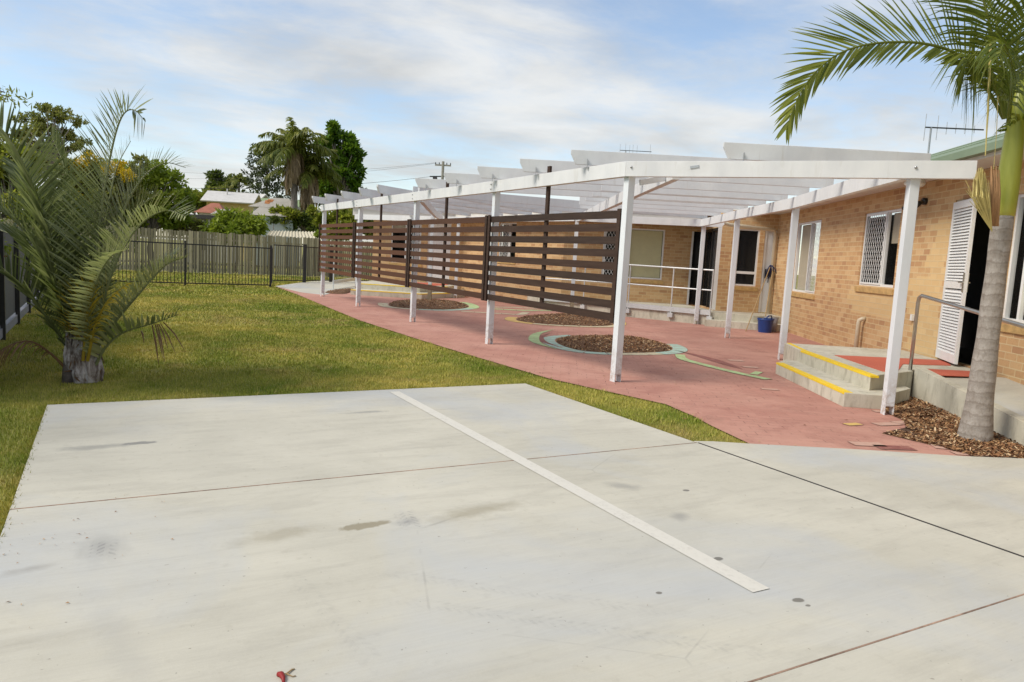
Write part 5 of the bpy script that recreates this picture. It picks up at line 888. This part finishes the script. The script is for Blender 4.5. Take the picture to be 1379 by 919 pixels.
# sprig with red flower poking in at the left edge
sp = thing('flower_sprig', 'leafy sprig with red buds poking over the side fence', 'plant', (-1.35, 9.6, 0)); q = MB(); p = at(3, 335, 10.5); q.tube([(-1.5, 9.9, 0), (-1.5, 9.9, 1.0), p], [.012, .01, .006], 6); q.build('stem', 'trunk_brown', sp)
V, a, ce = crown_leaves([(at(4, 330, 10.5), (.10, .08, .10)), (at(0, 345, 10.5), (.08, .08, .06))], 60, .12, aspect=3.2); npmesh('foliage', V.reshape(-1, 3), np.arange(len(V)*4).reshape(-1, 4), a, 'leaf_bright', sp)
q = MB(); p = at(5, 346, 10.4); q.tube([p-(.06, 0, 0), p+(.05, 0, .01)], [.02, .008], 6); q.build('bud', 'red_flower', sp)

# ------------------------------------------------------------------ houses beyond the fence, pole
def vec(px, py, dep): return at(px, py, dep)
def hpart(name, mat, par, pts, faces): b = MB(); b.add(pts, faces); o = b.build(name, mat, par); s_ = o.modifiers.new('thick', 'SOLIDIFY'); s_.thickness = .12; return o
def gable_house(label, corner, d, L_, Wd, hw, hr, wmat, rmat, gmat=None, wins=()):
    """corner = near-left ground corner; d = direction along the ridge; width goes left of d"""
    t = thing('house', label, 'house', (*corner, 0)); c = np.array(corner, float); d = np.array(d)/np.hypot(*d); n = np.array((-d[1], d[0])); P = lambda a, b, z: (*(c+d*a+n*b), z)
    b = MB(); b.add([P(0, 0, 0), P(L_, 0, 0), P(L_, Wd, 0), P(0, Wd, 0), P(0, 0, hw), P(L_, 0, hw), P(L_, Wd, hw), P(0, Wd, hw), P(0, Wd/2, hr), P(L_, Wd/2, hr)], [(0, 1, 5, 4), (1, 2, 6, 9, 5), (2, 3, 7, 6), (3, 0, 4, 8, 7)]); b.build('wall', wmat, t)
    o_ = .4; k = (hr-hw)/(Wd/2); b = MB(); b.add([P(-o_, -o_, hw-k*o_+.06), P(L_+o_, -o_, hw-k*o_+.06), P(L_+o_, Wd/2, hr+.06), P(-o_, Wd/2, hr+.06), P(-o_, Wd+o_, hw-k*o_+.06), P(L_+o_, Wd+o_, hw-k*o_+.06)], [(0, 1, 2, 3), (3, 2, 5, 4)]); r_ = b.build('roof', rmat, t); s_ = r_.modifiers.new('thick', 'SOLIDIFY'); s_.thickness = .1
    for (side, a0, a1, z0, z1) in wins:
        b = MB()
        if side == 'f': b.add([P(a0, -.02, z0), P(a1, -.02, z0), P(a1, -.02, z1), P(a0, -.02, z1)], [(0, 1, 2, 3)])
        else: b.add([P(-.02, a0, z0), P(-.02, a1, z0), P(-.02, a1, z1), P(-.02, a0, z1)], [(0, 1, 2, 3)])
        b.build('window', 'window_dark', t)
    return t, P
def hip(par, mat, c, d, L_, Wd, z0, z1, i0, i1, o_=.3):
    d = np.array(d)/np.hypot(*d); n = np.array((-d[1], d[0])); P = lambda a, b, z: (*(np.array(c[:2])+d*a+n*b), z); b = MB()
    b.add([P(-o_, -o_, z0), P(L_+o_, -o_, z0), P(L_+o_, Wd+o_, z0), P(-o_, Wd+o_, z0), P(i0, Wd/2, z1), P(L_-i1, Wd/2, z1)], [(0, 1, 5, 4), (1, 2, 5), (2, 3, 4, 5), (3, 0, 4), (0, 3, 2, 1)]); return b.build('roof', mat, par), P
def walls_box(par, mat, c, d, L_, Wd, h):
    b = MB(); b.obox(c, d, 0, L_, 0, Wd, 0, h); return b.build('wall', mat, par)
c = at(278, 300, 61); t, P = gable_house('yellow weatherboard house with white metal roof', (c[0], c[1]), (.93, -.36), 3.4, 3.6, 4.85, 5.62, 'wall_yellow', 'roof_white', wins=(('f', .8, 1.8, 3.2, 4.2), ('g', 1.0, 2.0, 3.2, 4.2)))
q = MB(); v0 = at(306, 262, 62); q.tube([(v0[0], v0[1], v0[2]-.3), (v0[0], v0[1], v0[2]+.45)], .06, 6); q.build('vent_pipe', 'roof_white', t)
hs = lambda lab, c: thing('house', lab, 'house', (c[0], c[1], 0))
c = at(268, 305, 54); d_ = (.93, -.37); t = hs('white house with red tiled roof behind the paling fence', c); walls_box(t, 'wall_pale', c, d_, 1.6, 2.4, 3.5); hip(t, 'roof_red', c, d_, 1.6, 2.4, 3.48, 4.28, .55, .5); q = MB(); q.obox(c, d_, .35, .85, -.02, .03, 2.2, 3.1); q.build('window', 'window_dark', t)
c = at(288, 310, 51); t = hs('low house with small grey roof next to the red roof', c); walls_box(t, 'wall_pale', c, d_, 1.3, 1.8, 3.3); hip(t, 'roof_grey', c, d_, 1.3, 1.8, 3.30, 3.72, .1, .4, .2)
c = at(341, 300, 50); t = hs('pale house with wide grey roof and rusty patch', c); walls_box(t, 'wall_pale', c, d_, 2.6, 2.6, 3.95); r_, P = hip(t, 'roof_grey', c, d_, 2.6, 2.6, 3.92, 4.68, 1.0, .5)
q = MB(); z_ = lambda b: 3.92+(b+.3)/1.6*.76+.012
for a_, b_, w_, h_ in ((.66, .25, .32, .5), (.78, .55, .34, .4)): q.add([P(a_, b_, z_(b_)), P(a_+w_, b_-.03, z_(b_-.03)), P(a_+w_+.05, b_+h_, z_(b_+h_)), P(a_-.04, b_+h_+.05, z_(b_+h_+.05))], [(0, 1, 2, 3)])
q.build('rust_patch', 'rust', t)
c = at(345, 300, 66); t, P = gable_house('distant house with sage green roof', (c[0], c[1]), (.9, -.43), 3.2, 4, 4.6, 5.55, 'wall_pale', 'roof_sage')
c = at(318, 300, 72); t, P = gable_house('distant house with white roof peak', (c[0], c[1]), (.6, -.8), 2.2, 2.4, 5.3, 6.2, 'wall_pale', 'roof_white')
c = at(341, 325, 46.6); t = hs('pale blue metal shed with grey roof beside the twin palms', c); walls_box(t, 'wall_blue', c, d_, 2.4, 2.0, 3.22); hip(t, 'roof_grey', c, d_, 2.0, 2.2, 3.24, 3.80, .1, .1, .2)
lt = thing('lean_to', 'cream corrugated lean-to roof just behind the paling fence', 'lean-to', tuple(at(395, 330, 38.6)*np.array((1, 1, 0)))); a0, a1 = at(358, 318.5, 38.4), at(430, 321, 38.4); b0_, b1_ = at(364, 311, 40.6), at(424, 312.5, 40.6); q = MB(); k = 60
vs_ = []
for i in range(k+1): f = i/k; wv_ = .035*math.sin(f*k*1.6); vs_ += [a0+(a1-a0)*f+np.array((0, 0, wv_)), b0_+(b1_-b0_)*f+np.array((0, 0, wv_))]
q.add(vs_, [(2*i, 2*i+2, 2*i+3, 2*i+1) for i in range(k)]); q.build('roof', 'roof_corrugated', lt); q = MB()
for p in (a0, a1, b0_, b1_): q.bar((p[0], p[1], 0), (p[0], p[1], p[2]-.05), .09, .09)
q.build('support_post', 'bare_timber', lt)
cp_ = thing('carport', 'dark flat carport roof left of the mango bush', 'carport', tuple(at(262, 330, 42)*np.array((1, 1, 0)))); q = MB(); a0, a1 = at(248, 291, 42), at(283, 291.5, 42); z_ = a0[2]; q.prism([tuple(a0[:2]), tuple(a1[:2]), tuple(a1[:2]+np.array((1.0, 3))), tuple(a0[:2]+np.array((1.0, 3)))], z_-.1, z_+.12); q.build('roof', 'roof_dark', cp_); q = MB()
for p in (at(252, 300, 42.2), at(281, 300, 42.2)): q.bar((p[0], p[1], 0), (p[0], p[1], z_-.1), .12, .12)
q.build('support_post', 'wall_pale', cp_); q = MB(); p = at(262, 300, 44.2); q.obox(p, (.95, -.3), -.5, .5, 0, .1, 0, 2.4); q.build('store_wall', 'wall_pale', cp_)
q = MB(); p = at(269, 295, 43.8); q.obox(p, (.95, -.3), -.25, .5, 0, .05, .9, 2.2); q.build('window', 'window_dark', cp_)
pb_ = at(592, 330, 70); zt = at(592, 219, 70)[2]; up_ = thing('utility_pole', 'timber power pole with crossarm rising behind the pergola', 'utility pole', (pb_[0], pb_[1], 0)); q = MB(); q.tube([(pb_[0], pb_[1], 0), (pb_[0], pb_[1], zt)], [.2, .13], 8); q.build('pole', 'pole_grey', up_)
cd_ = az(119); q = MB(); z_ = zt-.35; q.bar((*(pb_[:2]-cd_*.75), z_), (*(pb_[:2]+cd_*.75), z_), .12, .14); q.build('crossarm', 'pole_grey', up_); q = MB()
for s_ in (-.7, -.35, .35, .7): p = pb_[:2]+cd_*s_; q.tube([(*p, z_+.07), (*p, z_+.25)], [.05, .035], 6)
q.build('insulator', 'gunmetal', up_); q = MB(); q.bar((*(pb_[:2]-cd_*1.2), zt-1.45), (*(pb_[:2]+cd_*.4), zt-1.35), .1, .1); q.tube([(*(pb_[:2]-cd_*.9), zt-1.6), (*(pb_[:2]-cd_*.5), zt-1.55)], .12, 8); q.build('bracket', 'gunmetal', up_)
def wire(a, b2, sag, r=.010):
    P = [np.array(a)+(np.array(b2)-np.array(a))*f-np.array((0, 0, sag*4*f*(1-f))) for f in np.linspace(0, 1, 18)]; q = MB(); q.tube(P, r, 4); q.build('wire', 'gunmetal', up_)
wire((*(pb_[:2]-cd_*.7), z_+.2), at(240, 232, 92), .6); wire((*(pb_[:2]-cd_*.35), z_+.2), at(240, 240, 93), .6); wire((*(pb_[:2]-cd_*1.1), zt-1.45), at(200, 252, 60), .5, .014)

# small litter: red seed sprig, a few leaves on the slab
ls = thing('seed_sprig', 'small red and brown seed sprig lying on the concrete', 'seed pod', (.52, 2.48, .012)); K6 = lambda pts: [(.525+(x-.53)*.62, 2.458+(y-2.46)*.62, .012+(z-.012)*.7) for x, y, z in pts]; q = MB(); q.tube(K6([(.515, 2.475, .022), (.53, 2.46, .026), (.535, 2.425, .022), (.53, 2.39, .018)]), [.008, .011, .008, .005], 7); q.build('pod', 'red_flower', ls, True); q = MB(); q.tube(K6([(.53, 2.46, .024), (.56, 2.465, .02), (.60, 2.50, .018), (.615, 2.502, .016)]), [.004, .003, .003, .002], 5); q.tube(K6([(.56, 2.465, .02), (.585, 2.43, .018), (.605, 2.43, .016)]), [.003, .002, .002], 5); q.build('stalk', 'wood_handle', ls, True)
V = []
for (cx_, cy_, n, sd_) in ((-.3, 4.0, 22, .16), (-.2, 3.5, 8, .25), (.4, 3.6, 5, .8), (3.3, 2.6, 4, .9), (1.6, 3.2, 4, 1.2), (0.1, 4.5, 8, .3)):
    for i in range(n):
        x, y = cx_+rng.normal(0, sd_), cy_+rng.normal(0, sd_)
        if x < PADL or x > PADR-.05: continue
        a = rng.uniform(0, 6.28); l = rng.uniform(.003, .010); w_ = l*.4; d = np.array((math.cos(a), math.sin(a), 0)); e_ = np.array((-d[1], d[0], .3)); p = np.array((x, y, .016)); V.append([p-d*l-e_*w_*.2, p-e_*w_+(0, 0, .003), p+d*l, p+e_*w_+(0, 0, .003)])
for i in range(90):
    x, y = rng.uniform(4.95, 9.5), rng.uniform(4.2, 13); a = rng.uniform(0, 6.28); l = rng.uniform(.008, .022); d = np.array((math.cos(a), math.sin(a), 0)); e_ = np.array((-d[1], d[0], .3)); p = np.array((x, y, .010)); V.append([p-d*l-e_*l*.08, p-e_*l*.4+(0, 0, .004), p+d*l, p+e_*l*.4+(0, 0, .004)])
V = np.array(V); stuff(npmesh('leaf_litter', V.reshape(-1, 3), np.arange(len(V)*4).reshape(-1, 4), rng.random(len(V)), 'bark_chip'))
